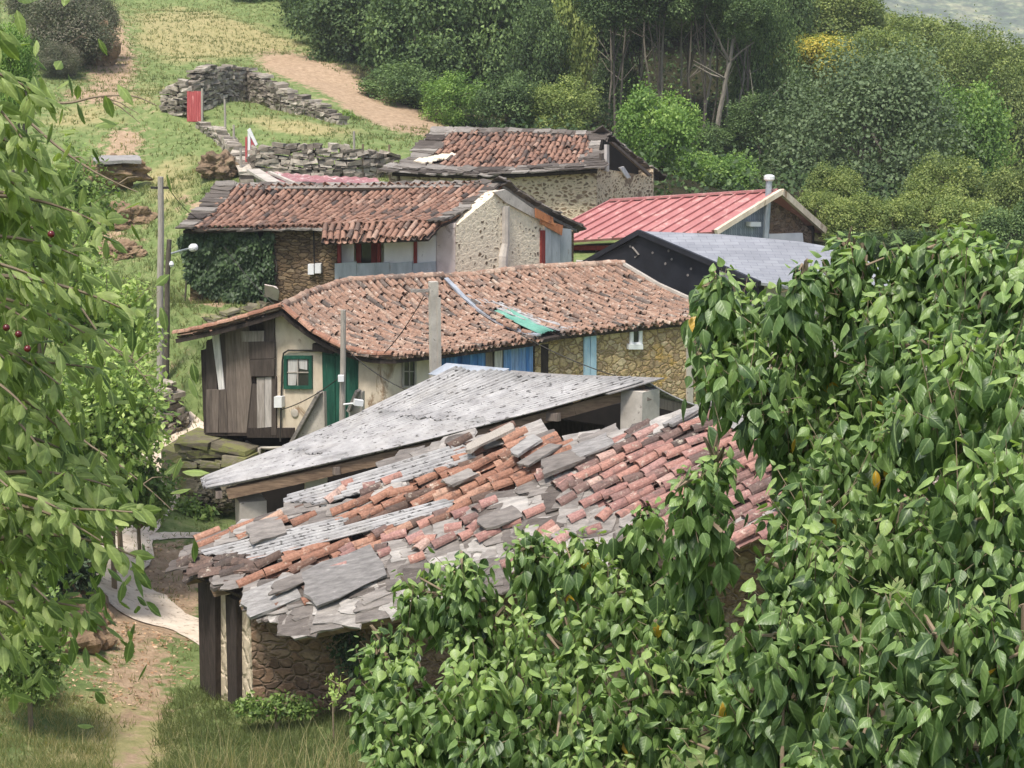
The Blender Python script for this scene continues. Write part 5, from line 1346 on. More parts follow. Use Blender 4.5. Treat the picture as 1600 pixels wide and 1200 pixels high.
fpost(608, 226, 608, 270, 'thin brownish stake beside the uppermost house', m_twig, .045)
b = gpt(393, 268); PP = Plane(P(380, 230, b[1]), P(405, 230, b[1] - .2)); fr = thing('gate_frame', 'narrow red and white gate frame above the low shed', 'gate', b)
mb = MB(); PP.slab(mb, [(387, 202), (391, 202), (391, 268), (387, 268)], .06, .0); PP.slab(mb, [(386, 203), (390, 200), (402, 226), (399, 228)], .05, .05); mb.build('white_bar', m_whitep, fr)
mb = MB(); PP.slab(mb, [(392, 212), (398, 226), (398, 266), (392, 266)], .04, .0); PP.slab(mb, [(383, 215), (386, 213), (386, 262), (383, 262)], .04, .0); mb.build('red_panel', m_redgate, fr)
def boulder(px, py, D, size, label, mat, seed, cat='boulder'):
    c = P(px, py, D); return rock('boulder', label, c, size, mat, seed, cat)
_b = gpt(341, 276); boulder(341, 262, _b[1], (.72, .62, .5), 'brown boulder on the grass above the long house roof', m_rock, 3)
boulder(345, 775, 38.2, (.55, .5, .4), 'rounded boulder at the foot of the mossy stone base', m_st_moss, 8)
boulder(195, 345, 57, (1.1, .8, .6), 'earthy rock outcrop in the slope above the poles, lower one', m_earthrock, 11, 'outcrop')
boulder(182, 268, 63, (1.2, .9, .6), 'earthy outcrop capped by a flat slab on the left slope', m_earthrock, 13, 'outcrop')
boulder(195, 395, 55, (.7, .6, .35), 'low brown outcrop under the rock on the slope left of the tall pole', m_earthrock, 17, 'outcrop')
boulder(150, 85, 92, (1.3, 1.1, 1.4), 'sandy bank beside the grey heath shrub at the top left', m_earthrock, 19, 'outcrop')
boulder(98, 112, 88, (.6, .5, .8), 'pale standing rock at the foot of the heath shrub', m_drystone, 21)
boulder(118, 990, 29.2, (.6, .8, .9), 'brown earth bank at the bend of the pale path', m_earthrock, 23, 'bank')
boulder(70, 1010, 28, (1.3, .8, .9), 'dark earth bank under the left hedge', m_earthrock, 25, 'bank')
boulder(318, 570, 49, (.3, .3, .18), 'small stone on the grass left of the plank loft', m_drystone, 27, 'stone')
boulder(335, 498, 50, (.5, .4, .12), 'flat pale stone on the slope above the left eave', m_drystone, 29, 'stone')
mb = MB(); c = P(182, 249, 62.4); slate(mb, c, np.array((1., 0, 0)), np.array((0, 1., 0)), np.array((0, 0, 1.)), 1.7, 1.2, .12, .6, .2, .1, r3); setp(mb.build('stone_slab', m_slate, None, c), 'flat slab resting on the earthy outcrop', 'stone slab')
_b = gpt(425, 470); mb = MB(); slate(mb, P(424, 457, 46.6), np.array((.8, 0, -.5)), np.array((.4, -.6, .6)), nrm(np.array((-.2, -.9, .4))), .45, .6, .03, .5, .3, .1, r3); setp(mb.build('broken_board', m_pink, None, P(424, 457, 46.6)), 'broken pinkish board lying by the dark doorway of the long house', 'board')
# poles
def pole(name, label, x0, y0, x1, y1, D, r0, r1, mat, bolt=True):
    b, t = P(x1, y1, D), P(x0, y0, D); b = np.array((b[0], b[1], min(b[2], float(gz(b[0], b[1]))) - .2)); p = thing(name, label, 'pole', b)
    mb = MB(); k = np.linspace(0, 1, 6)[:, None]; mb.tube(b + (t - b) * k + rng.normal(0, .015, (6, 3)), np.linspace(r0, r1, 6), 10); mb.build('shaft', mat, p); return p, b, t
p1, b1, t1 = pole('utility_pole', 'tall pale wooden utility pole beside the path', 250, 275, 249, 690, 43, .1, .075, m_grey_wood)
mb = MB(); mb.beam(t1 - (.25, 0, .3), t1 + (.25, 0, -.3), .06, .06); mb.build('cross_arm', m_cable, p1)
p2, b2, t2 = pole('street_lamp', 'shorter brownish pole carrying a white lamp on an arm', 264, 376, 256, 690, 44, .085, .065, m_bark)
mb = MB(); la = P(268, 396, 44); lb = P(285, 391, 43.8); lc = P(298, 388, 43.6); mb.tube([la, lb, lc], .03, 6); mb.build('lamp_arm', m_metal, p2)
mb = MB(); mb.lathe(lc - nrm(lc - la) * .05, [(.03, 0), (.09, .06), (.11, .14), (.09, .24), (.03, .28)], 10, .5, lc - la); mb.build('lamp_head', m_whitep, p2)
mb = MB(); mb.lathe(P(268, 413, 43.9), [(.04, -.06), (.07, 0), (.04, .08)], 8); mb.build('insulator', m_whitep, p2)
p3, b3, t3 = pole('concrete_post', 'square grey concrete post rising over the shed roof', 677, 440, 680, 640, 36, .1, .1, m_concrete)
for o in list(p3.children): bpy.data.objects.remove(o)
mb = MB(); mb.beam(b3, t3, .16, .18, .5, .0, (1, .4, 0)); mb.build('shaft', m_concrete, p3)
mb = MB(); mb.beam(b3 + (.115, -.04, 0), t3 + (.115, -.04, -.35), .05, .08, .5, .0, (1, .4, 0)); mb.build('side_rib', m_whitep if False else m_concrete, p3)
mb = MB(); mb.box(t3 + (-.25, 0, -.2), (.5, .08, .07)); mb.build('bracket', m_slate_dark, p3)
p4, b4, t4 = pole('wooden_post', 'weathered post with a white box in front of the green door', 535, 484, 535, 700, 36.6, .085, .06, m_grey_wood)
mb = MB(); mb.box(P(533, 591, 36.45), (.13, .1, .14)); mb.build('junction_box', m_whitep, p4)
mb = MB(); mb.tube([P(537, 632, 36.5), P(555, 630, 36.4), P(562, 636, 36.3)], .025, 6); mb.build('lamp_arm', m_whitep, p4)
mb = MB(); mb.box(P(560, 629, 36.3), (.2, .14, .13), (1, .3, -.2)); mb.build('lamp_head', m_whitep, p4)
def cable(label, a, b, sag, rad=.012):
    k = np.linspace(0, 1, 16)[:, None]; q = a + (b - a) * k - np.array((0, 0, 1)) * sag * 4 * k * (1 - k)
    mb = MB(); mb.tube(q, rad, 4); setp(mb.build('cable', m_cable, None, a), label, 'cable', 'overhead cables')
cable('cable from the tall pole to the long house roof', t1 + (.2, 0, -.3), P(318, 345, 47), .15)
cable('cable from the ivy end of the long house towards the green door', P(350, 385, 47), P(540, 550, 37.4), .4)
cable('cable from the concrete post down to the barn side', t3 - (.2, 0, .3), P(600, 552, 37.0), .1)
cable('cable crossing the ochre wall from the valley of the roofs', P(800, 515, 39.3), P(1010, 600, 38), .15)
cable('cable from the green door post to the meter box', P(536, 585, 36.5), P(440, 640, 38.4), .1)
cable('cable from the green door post over the shed roof', P(540, 545, 36.5), P(665, 620, 36.2), .15)
# ================================================================== trees
def T(label, px, py, D, rw, rh, mat, name='tree', crowns=CROWNS, group=None, cat='tree', **k):
    return tree(name, label, cat, px, py, D, rw, rh, mat, crowns, group=group, **k)
T('big rounded grey-green tree standing right of the red metal roof', 1350, 235, 74, 150, 150, m_fol_grey, crowns=CROWN_FINE, tr=.25)
T('bright yellow-green tree at the right shoulder of the big grey-green tree', 1500, 235, 80, 85, 110, m_fol_bright)
T('bright green leafy tree rising behind the uppermost house', 1025, 232, 70, 76, 88, m_fol_bright, crowns=CROWNS)
T('bright low tree between the uppermost house and the red roof', 1120, 290, 68, 70, 55, m_fol_bright)
T('tree with yellow catkins above the big grey-green tree', 1275, 92, 96, 62, 40, m_fol_yellow)
T('olive tree on the skyline left of the yellow catkin tree', 1300, 35, 104, 75, 60, m_fol_olive)
T('olive tree just right of the yellow catkins', 1370, 105, 100, 60, 65, m_fol_olive)
T('grey-green tree on the skyline under the far mountain', 1410, 72, 125, 75, 50, m_fol_olive)
T('large olive tree at the right edge with a domed crown', 1530, 142, 98, 92, 92, m_fol_olive, crowns=CROWN_FINE)
T('olive tree at the right margin below the domed one', 1590, 240, 95, 60, 100, m_fol_olive)
T('soft grey-green round shrub at the right edge above the ivy', 1570, 350, 72, 70, 55, m_fol_olive, name='shrub', cat='shrub', crowns=CROWN_FINE)
T('bright shrub below the gable of the red roof house', 1310, 355, 62, 50, 32, m_fol_bright, name='shrub', cat='shrub')
T('dark bushy tree at the left end of the wood above the bare earth', 545, 55, 98, 80, 85, m_fol_dark)
T('dark dense tree second from the left end of the wood', 655, 75, 94, 85, 105, m_fol_dark)
T('tall dark tree in the middle of the wood', 775, 75, 96, 85, 125, m_fol_dark)
T('slender lighter tree clad in climbing leaves at the edge of the dark trunks', 895, 85, 90, 42, 125, m_fol_olive, crowns=CROWN_TALL)
T('mid green tree left of the slender climber-clad tree', 840, 110, 88, 50, 95, m_fol_dark)
T('dark tree right of the leaning pale trunk', 1190, 110, 92, 62, 135, m_fol_dark, crowns=CROWN_FINE)
T('bright shrub at the lower edge of the wood over the bare earth', 710, 158, 84, 50, 40, m_fol_bright, name='shrub', cat='shrub', crowns=CROWN_LOOSE)
T('grey-green shrub under the dark trees left of the uppermost house ridge', 625, 140, 88, 55, 36, m_fol_dark, name='shrub', cat='shrub', crowns=CROWN_LOOSE)
T('soft green shrub behind the ridge of the uppermost house, left one', 795, 165, 80, 50, 46, m_fol_dark, name='shrub', cat='shrub', crowns=CROWN_LOOSE)
T('soft green shrub behind the ridge of the uppermost house, right one', 885, 170, 79, 50, 44, m_fol_olive, name='shrub', cat='shrub', crowns=CROWN_LOOSE)
T('dark shrub between the bright tree and the bare trunks', 1120, 225, 80, 45, 30, m_fol_dark, name='shrub', cat='shrub')
T('dark green shrub at the foot of the big grey-green tree', 1240, 300, 78, 60, 40, m_fol_dark, name='shrub', cat='shrub')
rw_ = np.random.default_rng(101)
fill = []
for D_, x0, x1, y0, st in ((104, 500, 960, 10, 62), (112, 480, 1270, -20, 66), (122, 440, 1300, -40, 70), (132, 460, 1340, -70, 80), (118, 960, 1180, 120, 55), (124, 940, 1200, 40, 55)):
    for x in np.arange(x0, x1, st): fill.append((x + rw_.uniform(-20, 20), y0 + (x - 500) * .03 + rw_.uniform(-25, 25), D_ + rw_.uniform(-3, 3), rw_.uniform(48, 72), rw_.uniform(70, 105)))
for px, py, D, rw, rh in fill:
    T('deep green tree crowding the dark wood on the upper slope', px, py, D, rw, rh, m_fol_dark, group='trees crowding the dark wood', tr=.08)
for x, y, D, rw, rh in [(960, -10, 86, 60, 55), (1030, -20, 86, 60, 50), (1100, -15, 85, 60, 50), (1165, -5, 86, 55, 60), (1000, 40, 95, 50, 40), (1080, 20, 97, 50, 40), (1215, 40, 98, 60, 90), (1240, 190, 90, 50, 70), (960, 150, 96, 40, 60)]:
    T('deep green tree crowding the dark wood on the upper slope', x, y, D, rw, rh, m_fol_dark, group='trees crowding the dark wood', tr=.08)
for px, py, D, rw, rh in [(600, -30, 112, 90, 90), (720, -40, 112, 95, 100), (850, -50, 110, 95, 100), (500, -20, 118, 60, 55), (980, -70, 108, 110, 90), (1110, -60, 110, 110, 85), (1230, -20, 116, 80, 90), (430, -20, 122, 60, 35),
        (980, 60, 118, 70, 130), (1060, 90, 120, 75, 140), (1140, 80, 122, 80, 150), (930, 130, 112, 60, 90), (1010, 150, 110, 70, 70), (1090, 180, 108, 70, 60), (700, 20, 108, 80, 100)]:
    T('deep green tree crowding the dark wood on the upper slope', px, py, D, rw, rh, m_fol_dark, group='trees crowding the dark wood', tr=.08)
for px, py, D, rw, rh in [(1310, -20, 150, 70, 50), (1460, 100, 140, 80, 60), (1560, 110, 160, 80, 40), (1640, 150, 150, 80, 60), (1440, 170, 118, 70, 80), (1640, 300, 100, 70, 90), (1470, 330, 90, 90, 60), (1380, 80, 118, 60, 60), (1330, 120, 112, 60, 60), (1240, 130, 108, 60, 90), (1600, 180, 125, 80, 80), (1520, 330, 84, 70, 60), (1450, 370, 80, 70, 40), (1400, 390, 76, 60, 30), (1560, 420, 80, 80, 40), (1620, 380, 78, 60, 60), (1330, 330, 84, 60, 50), (1270, 250, 96, 60, 80), (1640, 150, 130, 60, 90)]:
    T('hazy olive tree filling the slope under the far mountain', px, py, D, rw, rh, m_fol_olive, group='hazy trees on the right slope')
def Tg(label, px, py, rw, rh, mat, **k):
    D = gpt(px, py + rh * .7)[1]
    return T(label, px, py, D, rw, rh, mat, name='shrub', cat='shrub', group=k.pop('group', 'shrubs behind the red roof house'), **k)
for x, y, rw, rh in ((1275, 335, 40, 40), (1330, 350, 50, 45), (1390, 355, 55, 50), (1450, 340, 55, 55), (1510, 360, 60, 55), (1580, 380, 60, 60), (1340, 390, 50, 30), (1430, 395, 60, 35), (1550, 420, 70, 40), (1300, 310, 50, 50), (1480, 300, 60, 60), (1600, 330, 60, 70)):
    Tg('green shrub filling the slope between the red roof house and the ivy', x, y, rw, rh, (m_fol_bright, m_fol_olive, m_fol_dark)[(x // 10) % 3])
# bare trunks in the dark wood
def bare(px0, py0, px1, py1, D, r, label, group, mat=m_bark_pale, seed=0, nb=7):
    rr = np.random.default_rng(seed); b, t = P(px0, py0, D), P(px1, py1, D)
    root = thing('slender_tree', label, 'tree', b, group); mb = MB()
    k = np.linspace(0, 1, 9)[:, None]; path = b + (t - b) * k + np.cumsum(rr.normal(0, .09, (9, 3)), 0) * (k < 2); path[0] = b
    mb.tube(path, np.linspace(r, r * .45, 9), 6); mb.build('trunk', mat, root)
    br = MB()
    for i in range(nb):
        s = path[rr.integers(3, 9)]; a = rr.uniform(0, 6.28); l = rr.uniform(1, 3)
        e = s + np.array((math.cos(a) * l * .8, math.sin(a) * l * .5, l * rr.uniform(.3, .9))); br.tube([s, (s + e) / 2 + rr.normal(0, .1, 3), e], [r * .4, r * .3, r * .12], 4)
    br.build('branch', mat, root)
    if py1 > 0 or True:
        cr = bpy.data.objects.new('crown', CROWN_LOOSE[seed % 2]); col.objects.link(cr); cr.parent = root; cr.location = Vector(t - b); cr.scale = (1.6, 1.6, 1.3); cr.rotation_euler = (0, 0, seed)
        cr.material_slots[0].link = 'OBJECT'; cr.material_slots[0].material = m_fol_dark
def under(r, n):
    q = np.c_[r.uniform(-22, 75, n), r.uniform(62, 150, n)]; z = gz(q[:, 0], q[:, 1]); s = proj(np.c_[q, z])
    k = inpoly(s, [(470, -20), (530, 80), (610, 140), (700, 185), (960, 320), (1250, 400), (1660, 470), (1660, -300), (460, -300)]); return np.c_[q, z][k]
ru = np.random.default_rng(55); up_ = under(ru, 130000); m_ = len(up_)
up_[:, 2] += np.abs(ru.normal(0, .55, m_)) * (1 + .6 * np.sin(up_[:, 0] * .8) * np.cos(up_[:, 1] * .6))
Lv = Leaves(); L_ = ru.uniform(.1, .24, m_); Lv.add(T_FAR, up_, rdir(m_, ru), nrm(rdir(m_, ru) + (0, -.3, 1)), L_, L_ * .7, np.clip(ru.normal(.3, .22, m_), 0, 1))
setp(Lv.build('undergrowth', m_fol_dark, None, up_[0]), 'dark undergrowth carpeting the wood floor', 'undergrowth', None, 'stuff')
bare(1118, 232, 1162, 20, 84, .15, 'pale leaning forked trunk standing out against the dark wood', None, seed=1, nb=9)
bare(1038, 200, 1052, -30, 86, .09, 'pale trunk at the left side of the dark gap in the wood', None, seed=2)
for i, (a, b_, c) in enumerate([(1060, 1075, 88), (1078, 1085, 92), (1095, 1130, 86), (1108, 1112, 94), (1140, 1150, 90), (1162, 1172, 88), (1180, 1188, 92), (1020, 1012, 90), (998, 1003, 92), (970, 975, 90), (952, 962, 94)]):
    bare(a, 225, b_, -40, c, .07, 'slender pale trunk among others in the dark wood', 'slender trunks in the dark wood', seed=10 + i)
bare(1185, 250, 1180, 190, 80, .06, 'short bare stem under the dark tree by the leaning trunk', None, seed=30, nb=4)
# left slope: heath shrubs and hedge
T('grey-green heath shrub on the sandy bank at the top left, its biggest', 105, 45, 90, 72, 60, m_fol_heath, name='heath_shrub', cat='shrub', crowns=CROWN_FINE, trunk=True, tr=.06)
T('purplish grey heath shrub at the top left, upper one', 60, 0, 96, 50, 40, m_fol_heath, name='heath_shrub', cat='shrub', crowns=CROWN_FINE, tr=.06)
T('low heath shrub beside the pale standing rock', 90, 95, 87, 34, 28, m_fol_heath, name='heath_shrub', cat='shrub', crowns=CROWN_FINE, tr=.05)
T('heath shrub right of the biggest one on the bank crest', 150, 25, 94, 34, 40, m_fol_heath, name='heath_shrub', cat='shrub', crowns=CROWN_FINE, tr=.05)
T('dark shrub on the top edge of the meadow', 330, -5, 128, 40, 16, m_fol_dark, name='shrub', cat='shrub')
T('dark shrub at the top edge where meadow meets wood', 420, 5, 122, 50, 22, m_fol_dark, name='shrub', cat='shrub')
T('green tree in the upper left corner behind the cherry leaves', 15, 110, 46, 40, 75, m_fol_bright)
def shrub(label, px, py, D, rw, rh, n, size, mat, seed, tint=.5, name='shrub', cat='shrub', nb=9, cats=.0):
    """a shrub of small leaves set along many thin twigs"""
    r = np.random.default_rng(seed); c = P(px, py, D); s = D / F
    base = np.array((c[0], c[1], min(float(gz(c[0], c[1])), c[2] - rh * s * .5)))
    root = thing(name, label, cat, base); Lv = Leaves(); tw = MB()
    ntw = int(n / 16)
    for i in range(ntw):
        d = rdir(1, r)[0]; d[2] = d[2] * .9 + .1
        e = c + d * np.array((rw, min(rw, rh) , rh)) * s * r.uniform(.45, 1.08)
        st = c + (e - c) * .45 + r.normal(0, .08, 3) + (0, 0, -.1 * rh * s)
        m = 16; k = r.uniform(.1, 1.05, m); p = st + (e - st) * k[:, None] + r.normal(0, size * .7, (m, 3))
        ax = nrm(r.normal(0, .7, (m, 3)) + (e - st) * .5 + np.array((0, 0, -.35))); up = nrm(r.normal(0, .4, (m, 3)) + np.array((0, -.25, 1)) + d * .3)
        L = size * r.uniform(.6, 1.3, m)
        Lv.add(T_SMALL, p, ax, up, L, L * .95, np.clip(r.normal(tint + .12 * math.sin(i * 1.7), .17, m), 0, 1))
        if i % 5 == 0: tw.tube([base + (c - base) * .6, st, e], [.02, .014, .005], 4)
    tw.tube([base - (0, 0, .2), (base + c) / 2 + r.normal(0, .03, 3), c], np.array([.06, .05, .03]) * min(1, rw * s / 1.0), 6)
    Lv.build('foliage', mat, root); tw.build('branch', m_twig, root); return root
shrub('fresh light green elder shrub beside the tall pole, the lowest part of the hedge', 165, 660, 32, 105, 140, 11000, .13, m_shrub, 1, .55)
shrub('light green shrub under the bare arching twigs on the left', 160, 510, 36, 95, 100, 8000, .13, m_shrub, 2, .6)
shrub('mid green shrub below the flat-topped rocky outcrop', 110, 320, 44, 75, 95, 6000, .14, m_shrub, 3, .35)
shrub('dark ivy-like bush overhanging the bend of the pale path', 90, 890, 29.5, 70, 90, 5200, .11, m_ivywall, 4, .4)
shrub('green shrub trailing over the path at the left hedge foot', 215, 770, 33, 65, 70, 4200, .12, m_shrub, 5, .4)
shrub('low yellow-green shrub in the bottom left corner', 20, 1080, 24.5, 70, 120, 4800, .1, m_shrub, 6, .6)
shrub('leafy green shrub left of the dark bush over the path', 20, 880, 27, 75, 110, 4800, .11, m_shrub, 7, .35)
shrub('green hedge shrub behind the cherry branches', 50, 420, 34, 90, 130, 6000, .13, m_shrub, 8, .4)
shrub('green hedge shrub under the cherry branches, left margin', 40, 680, 30, 90, 130, 6000, .12, m_shrub, 9, .42)
shrub('small weedy plant at the foot of the mossy stone base', 300, 800, 37.5, 40, 22, 700, .12, m_shrub, 10, .25)
shrub('low dark weeds along the barn wall', 430, 1102, 24.3, 100, 13, 1500, .08, m_shrub, 11, .2)
shrub('ivy creeping up the shaded barn wall beside the leafy bush', 545, 1010, 24.2, 24, 80, 1100, .08, m_ivywall, 12, .3, 'ivy', 'ivy')
shrub('small shrub on the lawn slope above the dry stone wall', 540, 182, 77, 20, 9, 300, .2, m_shrub, 14, .5)
shrub('small green plant at the top of the ochre wall corner', 1110, 470, 40, 30, 25, 300, .14, m_shrub, 15, .4)
# ================================================================== ivy in front
big = [(1160, 500, 7, 72), (1240, 490, 6.8, 58), (1130, 470, 7, 40), (1180, 600, 6.9, 78), (1350, 425, 6.8, 72), (1450, 425, 6.6, 85), (1550, 470, 6.3, 100), (1420, 540, 6.6, 95), (1250, 680, 6.4, 70), (1350, 700, 6.0, 95), (1500, 640, 5.7, 120), (1595, 600, 5.6, 95), (1322, 385, 6.7, 26), (1255, 430, 6.8, 24), (1490, 372, 6.5, 40), (1120, 540, 7, 40), (1120, 440, 7, 26), (1330, 560, 7.4, 95), (1300, 640, 7.6, 100), (1400, 640, 7.4, 110),
       (1270, 790, 5.8, 75), (1400, 840, 5.5, 120), (1550, 800, 5.2, 125), (1240, 900, 5.5, 85), (1590, 430, 6.4, 70), (1530, 400, 6.5, 60)]
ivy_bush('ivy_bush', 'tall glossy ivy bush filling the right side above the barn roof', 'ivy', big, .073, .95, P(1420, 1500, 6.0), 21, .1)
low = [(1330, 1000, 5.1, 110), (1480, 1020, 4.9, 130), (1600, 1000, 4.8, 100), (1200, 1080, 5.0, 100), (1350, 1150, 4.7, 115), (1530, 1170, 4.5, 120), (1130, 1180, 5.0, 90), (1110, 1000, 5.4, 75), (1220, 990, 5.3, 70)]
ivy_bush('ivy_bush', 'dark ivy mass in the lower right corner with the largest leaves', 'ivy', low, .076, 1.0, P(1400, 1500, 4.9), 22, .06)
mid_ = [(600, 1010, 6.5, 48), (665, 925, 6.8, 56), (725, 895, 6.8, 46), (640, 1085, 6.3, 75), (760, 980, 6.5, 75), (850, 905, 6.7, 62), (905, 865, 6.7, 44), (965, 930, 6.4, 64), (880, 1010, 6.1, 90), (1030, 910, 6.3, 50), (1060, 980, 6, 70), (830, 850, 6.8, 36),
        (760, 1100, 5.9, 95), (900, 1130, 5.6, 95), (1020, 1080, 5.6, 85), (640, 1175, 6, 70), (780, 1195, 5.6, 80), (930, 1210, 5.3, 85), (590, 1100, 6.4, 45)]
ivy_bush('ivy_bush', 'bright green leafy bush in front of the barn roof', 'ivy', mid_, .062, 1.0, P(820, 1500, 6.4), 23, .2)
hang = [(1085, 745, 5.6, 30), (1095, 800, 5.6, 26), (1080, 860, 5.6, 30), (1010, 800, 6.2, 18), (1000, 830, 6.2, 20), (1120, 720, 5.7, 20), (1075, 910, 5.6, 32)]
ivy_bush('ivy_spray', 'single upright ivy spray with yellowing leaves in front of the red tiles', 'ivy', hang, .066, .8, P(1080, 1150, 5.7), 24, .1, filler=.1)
# ================================================================== cherry tree on the left
def cherry():
    r = np.random.default_rng(77)
    base = np.array((-4.4, 5.0, float(gz(-4.4, 5.0))))
    root = thing('cherry_tree', 'cherry tree reaching in from the left with long drooping leaves', 'tree', base)
    wood = MB(); Lv = Leaves(); fr = []
    crownc = base + (0, 0, 4.2); wood.tube([base - (0, 0, .3), base + (0, 0, 1.5), crownc + (0, 0, .8)], [.16, .13, .07], 8)
    tips = [(110, 150, 5.0), (80, 215, 4.6), (120, 265, 4.8), (70, 290, 4.6), (100, 320, 5.2), (175, 350, 5.0), (140, 400, 4.8), (90, 440, 4.4), (60, 500, 4.6), (205, 480, 4.7), (150, 520, 5.0), (165, 575, 5.3), (110, 600, 4.8), (60, 640, 4.5), (120, 680, 4.9), (150, 720, 4.9), (190, 760, 4.8), (225, 800, 4.6), (230, 870, 4.8),
            (175, 845, 4.6), (120, 800, 4.5), (90, 860, 4.6), (150, 950, 4.7), (95, 940, 4.6), (60, 970, 4.5), (25, 1000, 4.4), (30, 880, 4.6), (30, 760, 4.4), (25, 560, 4.6), (20, 400, 4.4), (25, 230, 4.4), (40, 180, 4.8), (60, 740, 5.2), (50, 330, 5.2), (40, 470, 5.3), (100, 370, 5.4), (80, 560, 5.4), (20, 660, 5.2), (60, 830, 5.3), (30, 920, 5.3), (110, 250, 5.5), (10, 130, 4.6), (80, 700, 4.6), (40, 60, 4.6)]
    for px, py, D in tips:
        px -= 18 + (28 if py < 320 else 0); tip = P(px, py, D); st = P(min(px - 140, -60 - r.uniform(0, 80)), py - r.uniform(-20, 110), D + r.uniform(-.3, .3))
        mid = (tip + st) / 2 + np.array((0, 0, r.uniform(.03, .14)))
        k = np.linspace(0, 1, 12)[:, None]; path = (1 - k) ** 2 * st + 2 * k * (1 - k) * mid + k * k * tip
        wood.tube(path, np.linspace(.010, .0025, 12), 5); wood.tube([crownc + (st - crownc) * .15, (crownc + st) / 2 + (0, 0, .15), st], [.03, .02, .01], 5)
        n = 38; t = np.r_[np.linspace(.2, .98, n - 3), .99, 1, 1]; n = len(t)
        p = np.stack([np.interp(t, k[:, 0], path[:, j]) for j in range(3)], 1)
        tg = nrm(tip - mid); side = nrm(np.cross(tg, (0, 0, 1.)))
        sgn = np.where(np.arange(n) % 2, 1, -1)[:, None]
        ax = nrm(side * sgn * r.uniform(.3, 1, (n, 1)) + tg * r.uniform(.3, 1.0, (n, 1)) + np.array((0, 0, -1.)) * r.uniform(-.15, .7, (n, 1)) + r.normal(0, .25, (n, 3)))
        p = p + ax * .018 + r.normal(0, .012, (n, 3))
        up = nrm(np.array((0, 0, .9)) + tg * .5 + np.array((0, -.5, 0)) + r.normal(0, .3, (n, 3)))
        L = r.uniform(.045, .08, n) * (D / 4.7); Lv.add(T_CHERRY, p, ax, up, L, L * r.uniform(.85, 1.1, n), np.clip(r.normal(.6, .22, n), 0, 1))
        # small clusters between
        m = 34; q = P(px - 70, py + 10, D + .25) + r.normal(0, .15, (m, 3)); axm = nrm(r.normal(0, .6, (m, 3)) + (.35, 0, -.7)); Lm = r.uniform(.05, .08, m)
        Lv.add(T_CHERRY, q, axm, nrm(r.normal(0, .4, (m, 3)) + (0, -.3, 1)), Lm, Lm, np.clip(r.normal(.35, .2, m), 0, 1))
    Lv.build('foliage', m_cherry, root); wood.build('branch', m_twig, root)
    mch = weathered('cherry_skin', (70, 14, 18), (104, 24, 26), 8, (1, 1, 1), .25, .02, .001, spec=.6)
    for px, py in ((10, 512), (29, 522), (43, 545), (80, 366)):
        c = P(px, py, 4.25); mb = MB(); s = []
        for th in np.linspace(.05, math.pi - .05, 7): s.append((.0095 * math.sin(th), -.0095 * math.cos(th)))
        mb.lathe(c, s, 10); ch = mb.build('cherry', mch, root, smooth=True)
        mb = MB(); mb.tube([c + (0, 0, .008), c + (-.005, 0, .04)], .0012, 4); mb.build('stalk', m_stem_green, ch)
cherry()
shrub('light green leafy shrub just below the drooping cherry branches', 40, 1010, 23, 80, 110, 6500, .085, m_shrub, 31, .45)
shrub('light green hedge shrub left of the tall pole, middle of the hedge', 175, 590, 34, 80, 80, 6000, .12, m_shrub, 32, .65)
shrub('yellow-green shrub leaning over the path under the cherry', 120, 790, 30, 75, 85, 7000, .11, m_shrub, 33, .6)
shrub('pale leafy shrub at the left hedge top beside the drooping twigs', 100, 440, 37, 75, 90, 6000, .13, m_shrub, 34, .6)
# bare arching twigs from the hedge
def twig(label, pts, r0, seed, side=3):
    rr = np.random.default_rng(seed); q = np.array([P(*p) for p in pts]); mb = MB(); k = np.linspace(0, 1, 20); t = np.linspace(0, 1, len(q))
    path = np.stack([np.interp(k, t, q[:, j]) for j in range(3)], 1)
    for _ in range(3): path[1:-1] = (path[:-2] + 2 * path[1:-1] + path[2:]) / 4
    mb.tube(path, np.linspace(r0, r0 * .3, 20), 5)
    for i in range(side):
        s = path[rr.integers(5, 16)]; e = s + np.array((rr.uniform(.2, .7), 0, rr.uniform(-.6, .3))); mb.tube([s, (s + e) / 2 + (0, 0, .05), e], [r0 * .5, r0 * .4, r0 * .15], 4)
    setp(mb.build('bare_branch', m_twig, None, q[0]), label, 'branch')
twig('bare branch arching from the cherry towards the stone wall', [(60, 160, 30), (110, 162, 30), (150, 150, 30), (210, 148, 30), (245, 165, 30)], .03, 1, 2)
twig('bare drooping branch below the arching one on the left slope', [(40, 185, 30), (90, 230, 30), (140, 265, 30), (190, 290, 30), (215, 300, 30)], .03, 2, 2)
twig('thin bare branch hanging over the light green hedge', [(90, 640, 26), (130, 690, 26), (180, 720, 26), (240, 770, 26), (270, 798, 26)], .022, 3, 3)
twig('thin pale branch crossing the hedge beside the pole', [(120, 470, 28), (160, 530, 28), (215, 575, 28), (240, 610, 28)], .02, 4, 3)
twig('bare twig sticking out of the heath shrub', [(75, 90, 88), (120, 60, 88), (135, 50, 88)], .05, 5, 1)
shrub('spindly bramble shoot in front of the barn wall', 520, 1080, 23.2, 30, 36, 90, .09, m_shrub, 16, .75, 'bramble', 'bramble')
